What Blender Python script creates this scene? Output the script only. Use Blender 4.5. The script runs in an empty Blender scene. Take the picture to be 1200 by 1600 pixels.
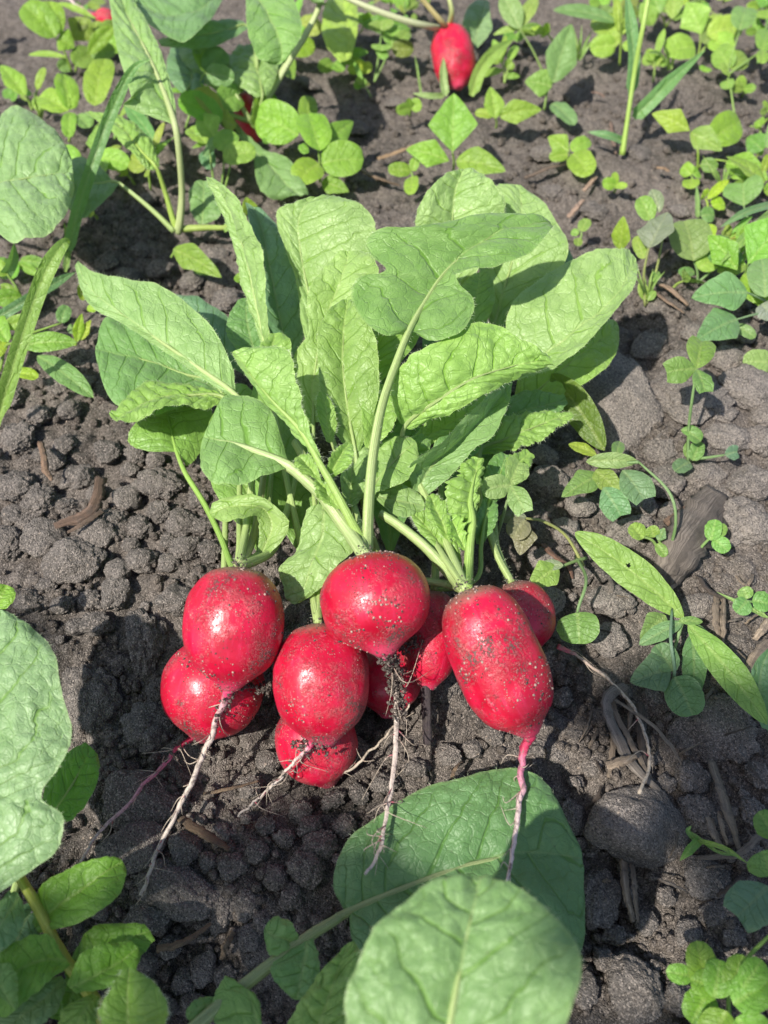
import bpy, math, random
import numpy as np
from mathutils import Vector, Matrix, noise as mnoise

sc = bpy.context.scene
COL = sc.collection
random.seed(7)
RNG = np.random.default_rng(11)

# ------------------------------------------------------------------ camera, sky, sun, exposure
PITCH = math.radians(54.0)
CAM = np.array([0.0, -0.247, 0.34])
FPX = 1386.0                       # focal length in photograph pixels (1200 x 1600)
cam_data = bpy.data.cameras.new('camera')
cam = bpy.data.objects.new('camera', cam_data); COL.objects.link(cam)
cam.location = CAM; cam.rotation_euler = (math.radians(90) - PITCH, 0, 0)
cam_data.sensor_fit = 'VERTICAL'; cam_data.sensor_height = 36.0
cam_data.lens = 36.0 * FPX / 1600.0
cam_data.clip_start = 0.01; cam_data.clip_end = 200.0
cam_data.dof.use_dof = True; cam_data.dof.focus_distance = 0.36
cam_data.dof.aperture_fstop = 10.5
sc.camera = cam

SUN_DIR = Vector((-0.44, -0.42, 0.79)).normalized()
world = bpy.data.worlds.new('World'); sc.world = world; world.use_nodes = True
wn = world.node_tree; bg = wn.nodes['Background']
sky = wn.nodes.new('ShaderNodeTexSky'); sky.sky_type = 'NISHITA'; sky.sun_disc = False
sky.sun_elevation = math.asin(SUN_DIR.z); sky.sun_rotation = math.atan2(SUN_DIR.x, SUN_DIR.y)
sky.air_density = 1.0; sky.dust_density = 1.5; sky.ozone_density = 0.6
wn.links.new(sky.outputs[0], bg.inputs['Color']); bg.inputs["Strength"].default_value = 0.097
sun_data = bpy.data.lights.new('sun', 'SUN'); sun_data.energy = 4.0; sun_data.angle = math.radians(0.9)
sun_data.color = (1.0, 0.95, 0.87)
sun = bpy.data.objects.new('sun', sun_data); COL.objects.link(sun)
sun.location = (-1, 0, 2); sun.rotation_euler = SUN_DIR.to_track_quat('Z', 'Y').to_euler()
sc.view_settings.view_transform = 'Standard'; sc.view_settings.look = 'None'
sc.view_settings.gamma = 1.0; sc.view_settings.use_curve_mapping = False
sc.view_settings.exposure = 0.86
sc.cycles.use_denoising = True
sc.cycles.max_bounces = 6; sc.cycles.transparent_max_bounces = 6
sc.cycles.sample_clamp_indirect = 4.0

# ------------------------------------------------------------------ geometry helpers
FWD = np.array([0, math.cos(PITCH), -math.sin(PITCH)])
UPV = np.array([0, math.sin(PITCH), math.cos(PITCH)])

def P(px, py, h):
    """the point at height h (cm) that the photograph shows at pixel px, py"""
    d = np.array([(px - 600) / FPX, 0, 0]) - (py - 800) / FPX * UPV + FWD
    t = (h * 0.01 - CAM[2]) / d[2]
    return CAM + d * t

def px_size(p):
    """metres covered by one photograph pixel at point p"""
    return float(np.dot(np.asarray(p) - CAM, FWD)) / FPX

def nrm(v):
    v = np.asarray(v, float)
    return v / np.maximum(np.linalg.norm(v, axis=-1, keepdims=True), 1e-12)

def _hash(ix, iy, seed):
    ix = ix.astype(np.int64); iy = iy.astype(np.int64)
    h = (ix * 374761393 + iy * 668265263 + seed * 2147483647 + 1013904223) & 0xFFFFFFFF
    h = ((h ^ (h >> 13)) * 1274126177) & 0xFFFFFFFF
    h = ((h ^ (h >> 15)) * 2246822519) & 0xFFFFFFFF
    return h ^ (h >> 16)

def perlin(x, y, seed=0):
    x = np.asarray(x, float); y = np.asarray(y, float)
    ix = np.floor(x); iy = np.floor(y); fx = x - ix; fy = y - iy
    u = fx * fx * fx * (fx * (fx * 6 - 15) + 10); v = fy * fy * fy * (fy * (fy * 6 - 15) + 10)
    def g(dx, dy):
        a = _hash(ix + dx, iy + dy, seed).astype(float) * (2 * math.pi / 4294967296.0)
        return np.cos(a) * (fx - dx) + np.sin(a) * (fy - dy)
    a = g(0, 0) * (1 - u) + g(1, 0) * u; b = g(0, 1) * (1 - u) + g(1, 1) * u
    return (a * (1 - v) + b * v) * 1.4

def beads(x, y, seed):
    """rounded crumbs packed side by side: 0 in the joints, 1 on top of a crumb"""
    ix = np.floor(x); iy = np.floor(y); out = np.zeros_like(x)
    for dx in (-1, 0, 1):
        for dy in (-1, 0, 1):
            cx = ix + dx; cy = iy + dy
            h = _hash(cx, cy, seed)
            jx = (h & 1023) / 1023.0; jy = ((h >> 10) & 1023) / 1023.0; r = 0.38 + 0.42 * ((h >> 20) & 255) / 255.0
            d2 = ((x - cx - jx) ** 2 + (y - cy - jy) ** 2) / (r * r)
            out = np.maximum(out, np.sqrt(np.maximum(0, 1 - d2)) * r)
    return out

def catmull(pts, n, us=None):
    p = np.asarray(pts, float); k = len(p)
    q = np.vstack([2 * p[0] - p[1], p, 2 * p[-1] - p[-2]])
    u = np.linspace(0, k - 1, n) if us is None else np.asarray(us) * (k - 1)
    i = np.clip(np.floor(u).astype(int), 0, k - 2); t = (u - i)[:, None]
    a, b, c, d = q[i], q[i + 1], q[i + 2], q[i + 3]
    return 0.5 * (2 * b + (c - a) * t + (2 * a - 5 * b + 4 * c - d) * t ** 2 + (3 * b - a - 3 * c + d) * t ** 3)

def mesh(name, verts, faces, mat=None, uvs=None, smooth=True):
    """faces: (n,3) or (n,4) integer array, or a list of such arrays"""
    verts = np.asarray(verts, np.float32)
    fl = faces if isinstance(faces, list) else [faces]
    fl = [np.asarray(f, np.int32) for f in fl if len(f)]
    loops = np.concatenate([f.ravel() for f in fl]); tot = np.concatenate([np.full(len(f), f.shape[1], np.int32) for f in fl])
    me = bpy.data.meshes.new(name)
    me.vertices.add(len(verts)); me.vertices.foreach_set('co', verts.ravel())
    me.loops.add(len(loops)); me.loops.foreach_set('vertex_index', loops)
    me.polygons.add(len(tot)); st = np.concatenate([[0], np.cumsum(tot)[:-1]]).astype(np.int32)
    me.polygons.foreach_set('loop_start', st)
    me.polygons.foreach_set('use_smooth', np.full(len(tot), smooth))
    if uvs:
        for k, uv in uvs.items():
            l = me.uv_layers.new(name=k)
            l.data.foreach_set('uv', np.asarray(uv, np.float32)[loops].ravel())
    me.update(calc_edges=True); me.validate()
    if mat: me.materials.append(mat)
    return me

def grid_faces(n, m, wrap=False):
    i = np.arange(n - 1)[:, None]; j = np.arange(m if wrap else m - 1)[None, :]
    a = i * m + j; b = i * m + (j + 1) % m; c = (i + 1) * m + (j + 1) % m; d = (i + 1) * m + j
    return np.stack([a, b, c, d], -1).reshape(-1, 4)

def link(name, me, parent=None, tint=None):
    o = bpy.data.objects.new(name, me); COL.objects.link(o)
    if parent is not None: o.parent = parent
    if tint is not None: o.color = (*tint, 1.0)
    return o

def tag(o, label=None, cat=None, group=None, kind=None):
    if label: o['label'] = label
    if cat: o['category'] = cat
    if group: o['group'] = group
    if kind: o['kind'] = kind
    return o

def empty(name, loc, label, cat, group=None):
    o = bpy.data.objects.new(name, None); COL.objects.link(o); o.location = loc; o.empty_display_size = 0.01
    return tag(o, label, cat, group)

def root_of(o):
    while o.parent is not None: o = o.parent
    return o

def origin(parent):
    return np.array(root_of(parent).location) if parent is not None else np.zeros(3)

def frames(pts):
    t = nrm(np.gradient(pts, axis=0)); a = np.array([0.31, 0.2, 0.93])
    n = np.zeros_like(t); n[0] = nrm(a - np.dot(a, t[0]) * t[0])
    for i in range(1, len(t)):
        v = n[i - 1] - np.dot(n[i - 1], t[i]) * t[i]; n[i] = nrm(v)
    return t, n, np.cross(t, n)

def tube_data(pts, radii, seg=8, flat=1.0, rough=0.0, seed=0):
    pts = np.asarray(pts, float); n = len(pts); r = np.asarray(radii, float)
    t, a, b = frames(pts)
    ang = np.arange(seg) * 2 * math.pi / seg
    rr = r[:, None] * np.ones((1, seg))
    if rough: rr = rr * (1 + 2.2 * rough * np.random.default_rng(seed + 1).normal(size=(1, seg)))
    if rough: rr = rr * (1 + rough * np.random.default_rng(seed).normal(size=rr.shape))
    v = pts[:, None] + a[:, None] * (np.cos(ang)[None, :, None] * rr[..., None]) + b[:, None] * (np.sin(ang)[None, :, None] * rr[..., None] * flat)
    s = np.concatenate([[0], np.cumsum(np.linalg.norm(np.diff(pts, axis=0), axis=1))])
    uv = np.stack([np.broadcast_to(ang / 6.2832, (n, seg)), np.broadcast_to((s / max(s[-1], 1e-9))[:, None], (n, seg))], -1)
    V = v.reshape(-1, 3); F = [grid_faces(n, seg, True)]
    c0 = len(V); V = np.vstack([V, pts[:1], pts[-1:]])
    k = np.arange(seg)
    F.append(np.stack([np.full(seg, c0), (k + 1) % seg, k], -1))
    F.append(np.stack([np.full(seg, c0 + 1), (n - 1) * seg + k, (n - 1) * seg + (k + 1) % seg], -1))
    uv = np.vstack([uv.reshape(-1, 2), [[0, 0]], [[0, 1]]])
    return V, F, uv

def tube(name, pts, r, mat, parent=None, seg=8, n=24, flat=1.0, rough=0.0, tint=None, jitter=0.0, seed=0):
    """pts: few control points in world space; r: radii (metres) at the control points"""
    p = catmull(pts, n); rr = np.maximum(catmull(np.asarray(r, float)[:, None] * np.ones((1, 1)), n)[:, 0], 1e-5)
    if jitter:
        g = np.random.default_rng(seed); k = g.normal(size=(n, 3)) * jitter
        k = (k + np.roll(k, 1, 0) + np.roll(k, -1, 0)) / 3; k[0] = 0
        p = p + k
    V, F, uv = tube_data(p, rr, seg, flat, rough, seed)
    return link(name, mesh(name, V - origin(parent), F, mat, {'span': uv}), parent, tint)

# ------------------------------------------------------------------ node helpers
class NT:
    def __init__(self, name):
        self.mat = bpy.data.materials.new(name); self.mat.use_nodes = True
        self.t = self.mat.node_tree; self.t.nodes.clear()
        self.out = self.t.nodes.new('ShaderNodeOutputMaterial')
    def set(self, sock, v):
        if isinstance(v, bpy.types.NodeSocket): self.t.links.new(v, sock)
        elif v is not None:
            if isinstance(v, (tuple, list)) and len(v) == 3 and sock.type == 'RGBA': v = (*v, 1)
            sock.default_value = v
    def node(self, typ, ins=None, out=0, **props):
        n = self.t.nodes.new('ShaderNode' + typ)
        for k, v in props.items(): setattr(n, k, v)
        for k, v in (ins or {}).items(): self.set(n.inputs[k], v)
        return n.outputs[out] if out is not None else n
    def m(self, op, a, b=None, c=None):
        i = {0: a}
        if b is not None: i[1] = b
        if c is not None: i[2] = c
        return self.node('Math', i, operation=op)
    def vm(self, op, a, b=None):
        i = {0: a}
        if b is not None: i[1] = b
        return self.node('VectorMath', i, operation=op)
    def scale(self, a, s):
        return self.node('VectorMath', {0: a, 'Scale': s}, operation='SCALE')
    def ramp(self, x, lo, hi, a=0.0, b=1.0):
        return self.node('MapRange', {0: x, 1: lo, 2: hi, 3: a, 4: b}, interpolation_type='SMOOTHSTEP')
    def mix(self, f, a, b, mode='MIX'):
        n = self.t.nodes.new('ShaderNodeMix'); n.data_type = 'RGBA'; n.blend_type = mode
        self.set(n.inputs[0], f); self.set(n.inputs[6], a); self.set(n.inputs[7], b)
        return n.outputs[2]
    def noise(self, v, s, d=3.0, rough=0.55, out=0):
        return self.node('TexNoise', {'Vector': v, 'Scale': s, 'Detail': d, 'Roughness': rough}, out)
    def voro(self, v, s, feature='F1', out='Distance', rnd=1.0):
        return self.node('TexVoronoi', {'Vector': v, 'Scale': s, 'Randomness': rnd}, out, feature=feature)
    def sep(self, v):
        n = self.node('SeparateXYZ', {0: v}, None); return n.outputs
    def uv(self, name): return self.node('UVMap', None, 0, uv_map=name)
    def bump(self, h, dist, strength=1.0, normal=None):
        i = {'Height': h, 'Distance': dist, 'Strength': strength}
        if normal is not None: i['Normal'] = normal
        return self.node('Bump', i)
    def bsdf(self, color, rough, normal=None, **kw):
        i = {'Base Color': color, 'Roughness': rough}
        if normal is not None: i['Normal'] = normal
        i.update(kw)
        return self.node('BsdfPrincipled', i)
    def done(self, s):
        self.t.links.new(s, self.out.inputs['Surface']); return self.mat

def soil_material(name, c_dark, c_lite, grain=1.0):
    k = NT(name); g = k.node('NewGeometry', None, None); pos = g.outputs['Position']
    n1 = k.noise(pos, 18, 4); n2 = k.noise(pos, 140, 5, 0.65); n3 = k.noise(pos, 900, 3, 0.7)
    f = k.m('ADD', k.m('MULTIPLY', n1, 0.45), k.m('ADD', k.m('MULTIPLY', n2, 0.35), k.m('MULTIPLY', n3, 0.3)))
    col = k.mix(k.ramp(f, 0.36, 0.74), c_dark, c_lite)
    vc = k.node('TexVoronoi', {'Vector': pos, 'Scale': 1900.0}, None)
    cr = k.sep(vc.outputs['Color'])
    col = k.mix(k.m('MULTIPLY', k.ramp(cr[0], 0.62, 0.98), 0.60 * grain), col, (0.42, 0.36, 0.315))
    col = k.mix(k.m('MULTIPLY', k.ramp(cr[1], 0.60, 1.0), 0.7), col, (0.035, 0.03, 0.028))
    v2 = k.node('TexVoronoi', {'Vector': pos, 'Scale': 620.0}, None); c2 = k.sep(v2.outputs['Color'])
    spot = k.m('MULTIPLY', k.ramp(c2[2], 0.97, 0.99), k.ramp(v2.outputs['Distance'], 0.36, 0.2))
    col = k.mix(k.m('MULTIPLY', spot, 0.7), col, (0.5, 0.4, 0.32))
    h = k.m('ADD', k.m('MULTIPLY', n2, 1.6), k.m('ADD', k.m('MULTIPLY', n3, 0.7), k.m('MULTIPLY', k.m('SUBTRACT', 1.0, vc.outputs['Distance']), 0.5)))
    return k.done(k.bsdf(col, 0.92, k.bump(h, 0.0017, 1.0), **{'Specular IOR Level': 0.25}))

M_SOIL = soil_material('soil_surface', (0.074, 0.064, 0.056), (0.225, 0.194, 0.168))
M_CLOD = soil_material('soil_clod_surface', (0.088, 0.079, 0.071), (0.240, 0.212, 0.188), 1.1)
M_CRUST = soil_material('dry_crust_surface', (0.135, 0.119, 0.105), (0.315, 0.278, 0.245), 1.1)
M_CRUMB = soil_material('soil_crumb_surface', (0.070, 0.059, 0.050), (0.22, 0.184, 0.155), 0.8)

def leaf_material(name, transl=0.3, rough=0.46, veincol=(0.68, 0.82, 0.36), boost=(1.31, 1.22, 1.30)):
    k = NT(name); oi = k.node('ObjectInfo', None, None); tint = k.vm('MULTIPLY', oi.outputs['Color'], boost); rnd = oi.outputs['Random']
    uvv = k.sep(k.uv('vein')); cm = k.uv('cm'); sp = k.sep(k.uv('span'))
    off = k.scale(k.node('CombineXYZ', {0: rnd, 1: rnd, 2: rnd}), 37.0)
    cmo = k.vm('ADD', cm, off)
    wob = k.m('SUBTRACT', k.noise(cmo, 1.1, 2), 0.5)
    wob2 = k.m('SUBTRACT', k.noise(cmo, 3.5, 2), 0.5)
    t = k.m('ABSOLUTE', uvv[0])
    ph = k.m('ADD', uvv[1], k.m('MULTIPLY', k.ramp(t, 0.02, 0.75), k.m('ADD', k.m('MULTIPLY', wob, 0.65), k.m('MULTIPLY', wob2, 0.16))))
    def line(p, w):
        return k.node('MapRange', {0: k.m('ABSOLUTE', k.m('SUBTRACT', k.m('FRACT', p), 0.5)), 1: k.m('MULTIPLY', w, 0.25), 2: w, 3: 1.0, 4: 0.0}, interpolation_type='SMOOTHSTEP')
    vlat = k.m('MULTIPLY', line(ph, k.m('MULTIPLY_ADD', t, -0.045, 0.080)), k.ramp(t, 1.05, 0.7))
    fork = k.m('MULTIPLY', line(k.m('ADD', k.m('MULTIPLY', ph, 2.0), k.m('MULTIPLY_ADD', wob, 1.2, 0.5)), 0.045), k.m('MULTIPLY', k.ramp(t, 0.38, 0.6), 0.6))
    vlat = k.m('MAXIMUM', vlat, fork)
    cx = k.sep(cm)
    vmid = k.node('MapRange', {0: k.m('ABSOLUTE', cx[0]), 1: k.m('MULTIPLY_ADD', sp[0], -0.05, 0.06), 2: k.m('MULTIPLY_ADD', sp[0], -0.075, 0.105), 3: 1.0, 4: 0.0})
    dcm = k.vm('ADD', cmo, k.scale(k.node('TexNoise', {'Vector': cmo, 'Scale': 2.0, 'Detail': 1.0}, 1), 0.35))
    ve = k.voro(dcm, 1.55, 'DISTANCE_TO_EDGE'); vter = k.m('MULTIPLY', k.ramp(ve, 0.055, 0.0), 0.26)
    ve2 = k.voro(dcm, 5.2, 'DISTANCE_TO_EDGE'); vfin = k.m('MULTIPLY', k.ramp(ve2, 0.10, 0.0), 0.16)
    veins = k.m('MAXIMUM', vlat, k.m('MAXIMUM', vter, vfin))
    mot = k.noise(cmo, 0.9, 4, 0.6); mot2 = k.noise(cmo, 9, 3)
    base = k.mix(k.ramp(mot, 0.3, 0.7), k.vm('MULTIPLY', tint, (0.80, 0.86, 0.74)), k.vm('MULTIPLY', tint, (1.12, 1.10, 1.12)))
    base = k.mix(k.m('MULTIPLY', k.ramp(mot2, 0.45, 0.75), 0.22), base, k.vm('MULTIPLY', tint, (1.4, 1.28, 1.5)))
    base = k.mix(k.m('MULTIPLY', veins, 0.92), base, k.vm('MULTIPLY', tint, veincol))
    base = k.mix(k.m('MULTIPLY', vmid, 0.75), base, k.vm('ADD', k.scale(tint, 0.85), (0.10, 0.11, 0.035)))
    edge = k.ramp(t, 0.955, 0.995)
    base = k.mix(k.m('MULTIPLY', edge, 0.55), base, k.vm('ADD', k.scale(tint, 0.9), (0.11, 0.11, 0.05)))
    sh = k.node('TexVoronoi', {'Vector': cmo, 'Scale': 3.0}, None); shc = k.sep(sh.outputs['Color'])
    dirt = k.m('MULTIPLY', k.ramp(shc[0], 0.88, 0.94), k.ramp(k.m('ADD', sh.outputs['Distance'], k.m('MULTIPLY', mot2, 0.15)), 0.22, 0.12))
    base = k.mix(k.m('MULTIPLY', dirt, 0.7), base, (0.07, 0.055, 0.04))
    # the underside is paler and greyer
    bf = k.node('NewGeometry', None, None).outputs['Backfacing']
    base = k.mix(k.m('MULTIPLY', bf, 0.6), base, k.vm('ADD', k.scale(tint, 0.9), (0.06, 0.07, 0.05)))
    h = k.m('ADD', k.m('ADD', k.m('MULTIPLY', veins, -1.0), k.m('ADD', k.m('MULTIPLY', k.m('POWER', ve, 0.7), 1.1), k.m('MULTIPLY', k.m('POWER', ve2, 0.7), 0.18))), k.m('ADD', k.m('MULTIPLY', mot2, 0.28), k.m('MULTIPLY', k.noise(cmo, 30, 2), 0.22)))
    nb = k.bump(h, 0.0006, 0.75)
    rgh = k.m('ADD', k.m('MULTIPLY', mot2, 0.25), rough - 0.12)
    p = k.bsdf(base, rgh, nb, **{'Specular IOR Level': 0.5, 'Sheen Weight': 0.12, 'Sheen Roughness': 0.5})
    tr = k.node('BsdfTranslucent', {'Color': k.mix(k.m('MULTIPLY', veins, 0.4), k.vm('MULTIPLY', tint, (1.6, 1.65, 0.7)), k.vm('MULTIPLY', tint, (1.1, 1.15, 0.5))), 'Normal': nb})
    return k.done(k.node('MixShader', {0: transl, 1: p, 2: tr}))

M_LEAF = leaf_material('radish_leaf_surface', 0.27, 0.40)
M_WEED = leaf_material('weed_leaf_surface', 0.34, 0.42, (0.85, 0.92, 0.6), boost=(1.16, 1.10, 0.95))

def stalk_material():
    k = NT('stalk_surface'); tint = k.node('ObjectInfo', None, None).outputs['Color']
    g = k.node('TexCoord', None, None).outputs['Object']; sp = k.sep(k.uv('span'))
    st = k.noise(k.node('CombineXYZ', {0: k.m('MULTIPLY', sp[0], 14.0), 1: k.m('MULTIPLY', sp[1], 1.5), 2: 0.0}), 1.6, 3)
    col = k.mix(k.ramp(st, 0.35, 0.7), k.vm('MULTIPLY', tint, (0.8, 0.85, 0.7)), k.vm('ADD', k.scale(tint, 1.1), (0.08, 0.07, 0.04)))
    sp2 = k.noise(g, 900, 2)
    col = k.mix(k.m('MULTIPLY', k.ramp(sp2, 0.55, 0.75), 0.35), col, k.vm('ADD', tint, (0.16, 0.15, 0.11)))
    p = k.bsdf(col, 0.4, k.bump(k.m('ADD', st, k.m('MULTIPLY', sp2, 0.4)), 0.0005, 0.8), **{'Specular IOR Level': 0.45, 'Subsurface Weight': 0.0})
    tr = k.node('BsdfTranslucent', {'Color': k.vm('MULTIPLY', tint, (1.5, 1.4, 0.7))})
    return k.done(k.node('MixShader', {0: 0.12, 1: p, 2: tr}))
M_STALK = stalk_material()

def skin_material():
    k = NT('radish_skin'); oi = k.node('ObjectInfo', None, None); rnd = oi.outputs['Random']
    p0 = k.node('TexCoord', None, None).outputs['Object']
    p = k.vm('ADD', p0, k.scale(k.node('CombineXYZ', {0: rnd, 1: rnd, 2: rnd}), 9.0))
    sp = k.sep(k.uv('span'))
    n1 = k.noise(p, 60, 4); n2 = k.noise(p, 420, 4, 0.65)
    streak = k.noise(k.node('CombineXYZ', {0: k.m('MULTIPLY', sp[0], 30.0), 1: k.m('MULTIPLY', sp[1], 2.5), 2: rnd}), 2.0, 4)
    col = k.mix(k.ramp(n1, 0.3, 0.7), (0.34, 0.0022, 0.018), (0.57, 0.009, 0.047))
    col = k.mix(k.m('MULTIPLY', k.ramp(streak, 0.5, 0.8), 0.40), col, (0.56, 0.045, 0.125))
    fleck = k.m('MULTIPLY', k.ramp(k.noise(p, 190, 2), 0.66, 0.74), k.ramp(k.noise(p, 900, 1), 0.4, 0.6))
    col = k.mix(k.m('MULTIPLY', fleck, 0.45), col, (0.60, 0.17, 0.20))
    pore = k.m('MULTIPLY', k.ramp(n2, 0.56, 0.72), 0.45)
    col = k.mix(pore, col, (0.24, 0.004, 0.02))
    sv = k.node('TexVoronoi', {'Vector': p, 'Scale': 62.0}, None); svc = k.sep(sv.outputs['Color'])
    scar = k.m('MULTIPLY', k.ramp(svc[0], 0.84, 0.87), k.ramp(k.m('ADD', sv.outputs['Distance'], k.m('MULTIPLY', n2, 0.35)), 0.36, 0.26))
    col = k.mix(k.m('MULTIPLY', scar, 0.7), col, (0.60, 0.30, 0.28))
    pale = k.ramp(sp[1], 0.94, 1.0)
    col = k.mix(k.m('MULTIPLY', pale, 0.6), col, (0.56, 0.07, 0.15))
    crown = k.m('MULTIPLY', k.ramp(k.m('ADD', sp[1], k.m('MULTIPLY', k.m('SUBTRACT', n2, 0.5), 0.12)), 0.13, 0.03), 0.8)
    col = k.mix(crown, col, (0.26, 0.14, 0.11))
    # dried soil clinging to the skin
    m1 = k.noise(p, 85, 3, 0.6); m2 = k.noise(p, 1100, 3, 0.7)
    film = k.m('MULTIPLY', k.ramp(m1, 0.42, 0.72), k.ramp(m2, 0.46, 0.56))
    lump = k.m('MULTIPLY', k.ramp(m1, 0.58, 0.70), k.ramp(m2, 0.46, 0.53))
    v = k.node('TexVoronoi', {'Vector': p, 'Scale': 1250.0}, None); vc = k.sep(v.outputs['Color'])
    clus = k.ramp(k.noise(p, 75, 3), 0.47, 0.64)
    sand = k.m('MULTIPLY', k.m('MULTIPLY', clus, k.ramp(vc[0], 0.72, 0.80)), k.ramp(v.outputs['Distance'], 0.36, 0.24))
    sandd = k.m('MULTIPLY', k.m('MULTIPLY', k.ramp(k.noise(p, 110, 2), 0.42, 0.6), k.ramp(vc[1], 0.78, 0.86)), k.ramp(v.outputs['Distance'], 0.40, 0.28))
    mud = k.m('MULTIPLY', k.ramp(k.noise(p, 48, 4, 0.6), 0.54, 0.70), k.ramp(m2, 0.30, 0.62))
    col = k.mix(k.m('MULTIPLY', mud, 0.42), col, (0.27, 0.16, 0.13))
    col = k.mix(k.m('MULTIPLY', film, 0.40), col, (0.34, 0.21, 0.18))
    col = k.mix(k.m('MULTIPLY', lump, 0.9), col, (0.075, 0.058, 0.048))
    col = k.mix(k.m('MULTIPLY', sandd, 0.75), col, (0.09, 0.06, 0.05))
    col = k.mix(k.m('MULTIPLY', sand, 0.7), col, (0.46, 0.32, 0.26))
    d = k.m('MAXIMUM', k.m('MAXIMUM', film, mud), k.m('MAXIMUM', lump, k.m('MAXIMUM', sand, sandd)))
    h = k.m('ADD', k.m('MULTIPLY', d, 0.7), k.m('ADD', k.m('MULTIPLY', n2, 0.16), k.m('MULTIPLY', streak, 0.12)))
    rgh = k.m('ADD', k.m('MULTIPLY_ADD', d, 0.42, 0.27), k.m('MULTIPLY', n2, 0.10))
    s = k.bsdf(col, rgh, k.bump(h, 0.0006, 1.0), **{'Specular IOR Level': 0.5, 'Subsurface Weight': 0.06, 'Subsurface Scale': 0.004, 'Subsurface Radius': (1.0, 0.2, 0.15)})
    return k.done(s)
M_SKIN = skin_material()

def root_material(name, c0, c1, c2, a=0.10, b=0.35):
    """colour runs along the root from c0 at the bulb to c1, then c2"""
    k = NT(name); sp = k.sep(k.uv('span')); g = k.node('NewGeometry', None, None).outputs['Position']
    n = k.noise(g, 500, 4, 0.7); s = k.m('ADD', sp[1], k.m('MULTIPLY', k.m('SUBTRACT', k.noise(g, 120, 2), 0.5), 0.12))
    col = k.mix(k.ramp(s, a * 0.4, a), c0, c1); col = k.mix(k.ramp(s, a, b), col, c2)
    col = k.mix(k.m('MULTIPLY', k.ramp(n, 0.48, 0.64), 0.78), col, (0.14, 0.112, 0.095))
    return k.done(k.bsdf(col, 0.65, k.bump(n, 0.0006, 1.0)))
M_ROOT = root_material('taproot_surface', (0.58, 0.05, 0.14), (0.60, 0.30, 0.33), (0.50, 0.42, 0.36), 0.10, 0.28)
M_ROOTP = root_material('pink_taproot_surface', (0.46, 0.02, 0.075), (0.50, 0.16, 0.24), (0.56, 0.44, 0.41), 0.25, 0.60)
M_ROOTT = root_material('thin_root_surface', (0.42, 0.10, 0.13), (0.40, 0.30, 0.24), (0.42, 0.35, 0.27), 0.15, 0.3)

def fibre_material(name, c0, c1):
    k = NT(name); oi = k.node('ObjectInfo', None, None)
    sp = k.sep(k.uv('span')); g = k.node('NewGeometry', None, None).outputs['Position']
    st = k.noise(k.node('CombineXYZ', {0: k.m('MULTIPLY', sp[0], 60.0), 1: k.m('MULTIPLY', sp[1], 2.0), 2: k.m('MULTIPLY', oi.outputs['Random'], 30.0)}), 1.4, 4, 0.7)
    n = k.noise(g, 260, 4, 0.7)
    col = k.mix(k.ramp(st, 0.3, 0.72), c0, c1)
    col = k.vm('MULTIPLY', col, oi.outputs['Color'])
    col = k.mix(k.m('MULTIPLY', k.ramp(n, 0.5, 0.66), 0.55), col, (0.08, 0.065, 0.055))
    return k.done(k.bsdf(col, 0.75, k.bump(k.m('ADD', st, k.m('MULTIPLY', n, 0.5)), 0.0009, 1.0)))
M_STRAW = fibre_material('straw_fibre', (0.11, 0.088, 0.070), (0.40, 0.335, 0.275))
M_DARKSTICK = fibre_material('dark_root_skin', (0.030, 0.022, 0.024), (0.085, 0.062, 0.066))

def hair_material():
    k = NT('leaf_hair'); p = k.bsdf((0.62, 0.70, 0.48), 0.4)
    return k.done(k.node('MixShader', {0: 0.4, 1: p, 2: k.node('BsdfTranslucent', {'Color': (0.7, 0.8, 0.5)})}))
M_HAIR = hair_material()

# ------------------------------------------------------------------ the soil
def gauss(x, y, px, py, r):
    c = P(px, py, 0); return np.exp(-((x - c[0]) ** 2 + (y - c[1]) ** 2) / (r * r))

def ground(x, y):
    x = np.asarray(x, float); y = np.asarray(y, float)
    z = 0.007 * perlin(x / 0.13, y / 0.13, 3) + 0.0035 * perlin(x / 0.045, y / 0.045, 5)
    z = z - 0.013 * gauss(x, y, 170, 1075, 0.022) - 0.012 * gauss(x, y, 300, 1540, 0.03) - 0.010 * gauss(x, y, 60, 1330, 0.03)
    z = z - 0.008 * gauss(x, y, 960, 1440, 0.025) - 0.008 * gauss(x, y, 820, 880, 0.018) - 0.006 * gauss(x, y, 560, 1090, 0.02)
    z = z + 0.006 * gauss(x, y, 1080, 620, 0.05)
    return z

def ground_detail(x, y):
    far = np.clip((y - 0.10) / 0.35, 0, 1)                # the bed behind was raked finer
    mk = np.clip(perlin(x / 0.06, y / 0.06, 21) * 1.2 + 0.55, 0, 1)
    wx = 0.004 * perlin(x / 0.011, y / 0.011, 31); wy = 0.004 * perlin(x / 0.011, y / 0.011, 32)
    b1 = beads((x + wx) / 0.019, (y + wy) / 0.019, 1); b2 = beads((x + wx) / 0.0085, (y + wy) / 0.0085, 2)
    b3 = beads((x + wx * .5) / 0.0042, (y + wy * .5) / 0.0042, 4); b4 = beads(x / 0.0021, y / 0.0021, 6)
    z = (0.0075 * b1 * mk + 0.0042 * b2 * (0.4 + 0.6 * mk) + 0.0021 * b3) * (1 - 0.45 * far) + 0.0009 * b4
    z = z + 0.0016 * perlin(x / 0.007, y / 0.007, 8) + 0.0009 * perlin(x / 0.003, y / 0.003, 9) - 0.0065
    return z

def axis_samples(lo, hi, step, far):
    a = np.arange(lo, hi + step * .5, step); out = []
    d = step; v = hi
    while v < far: d *= 1.35; v += d; out.append(v)
    lo_l = []; d = step; v = lo
    while v > -far: d *= 1.35; v -= d; lo_l.append(v)
    return np.array(lo_l[::-1] + list(a) + out)

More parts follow.
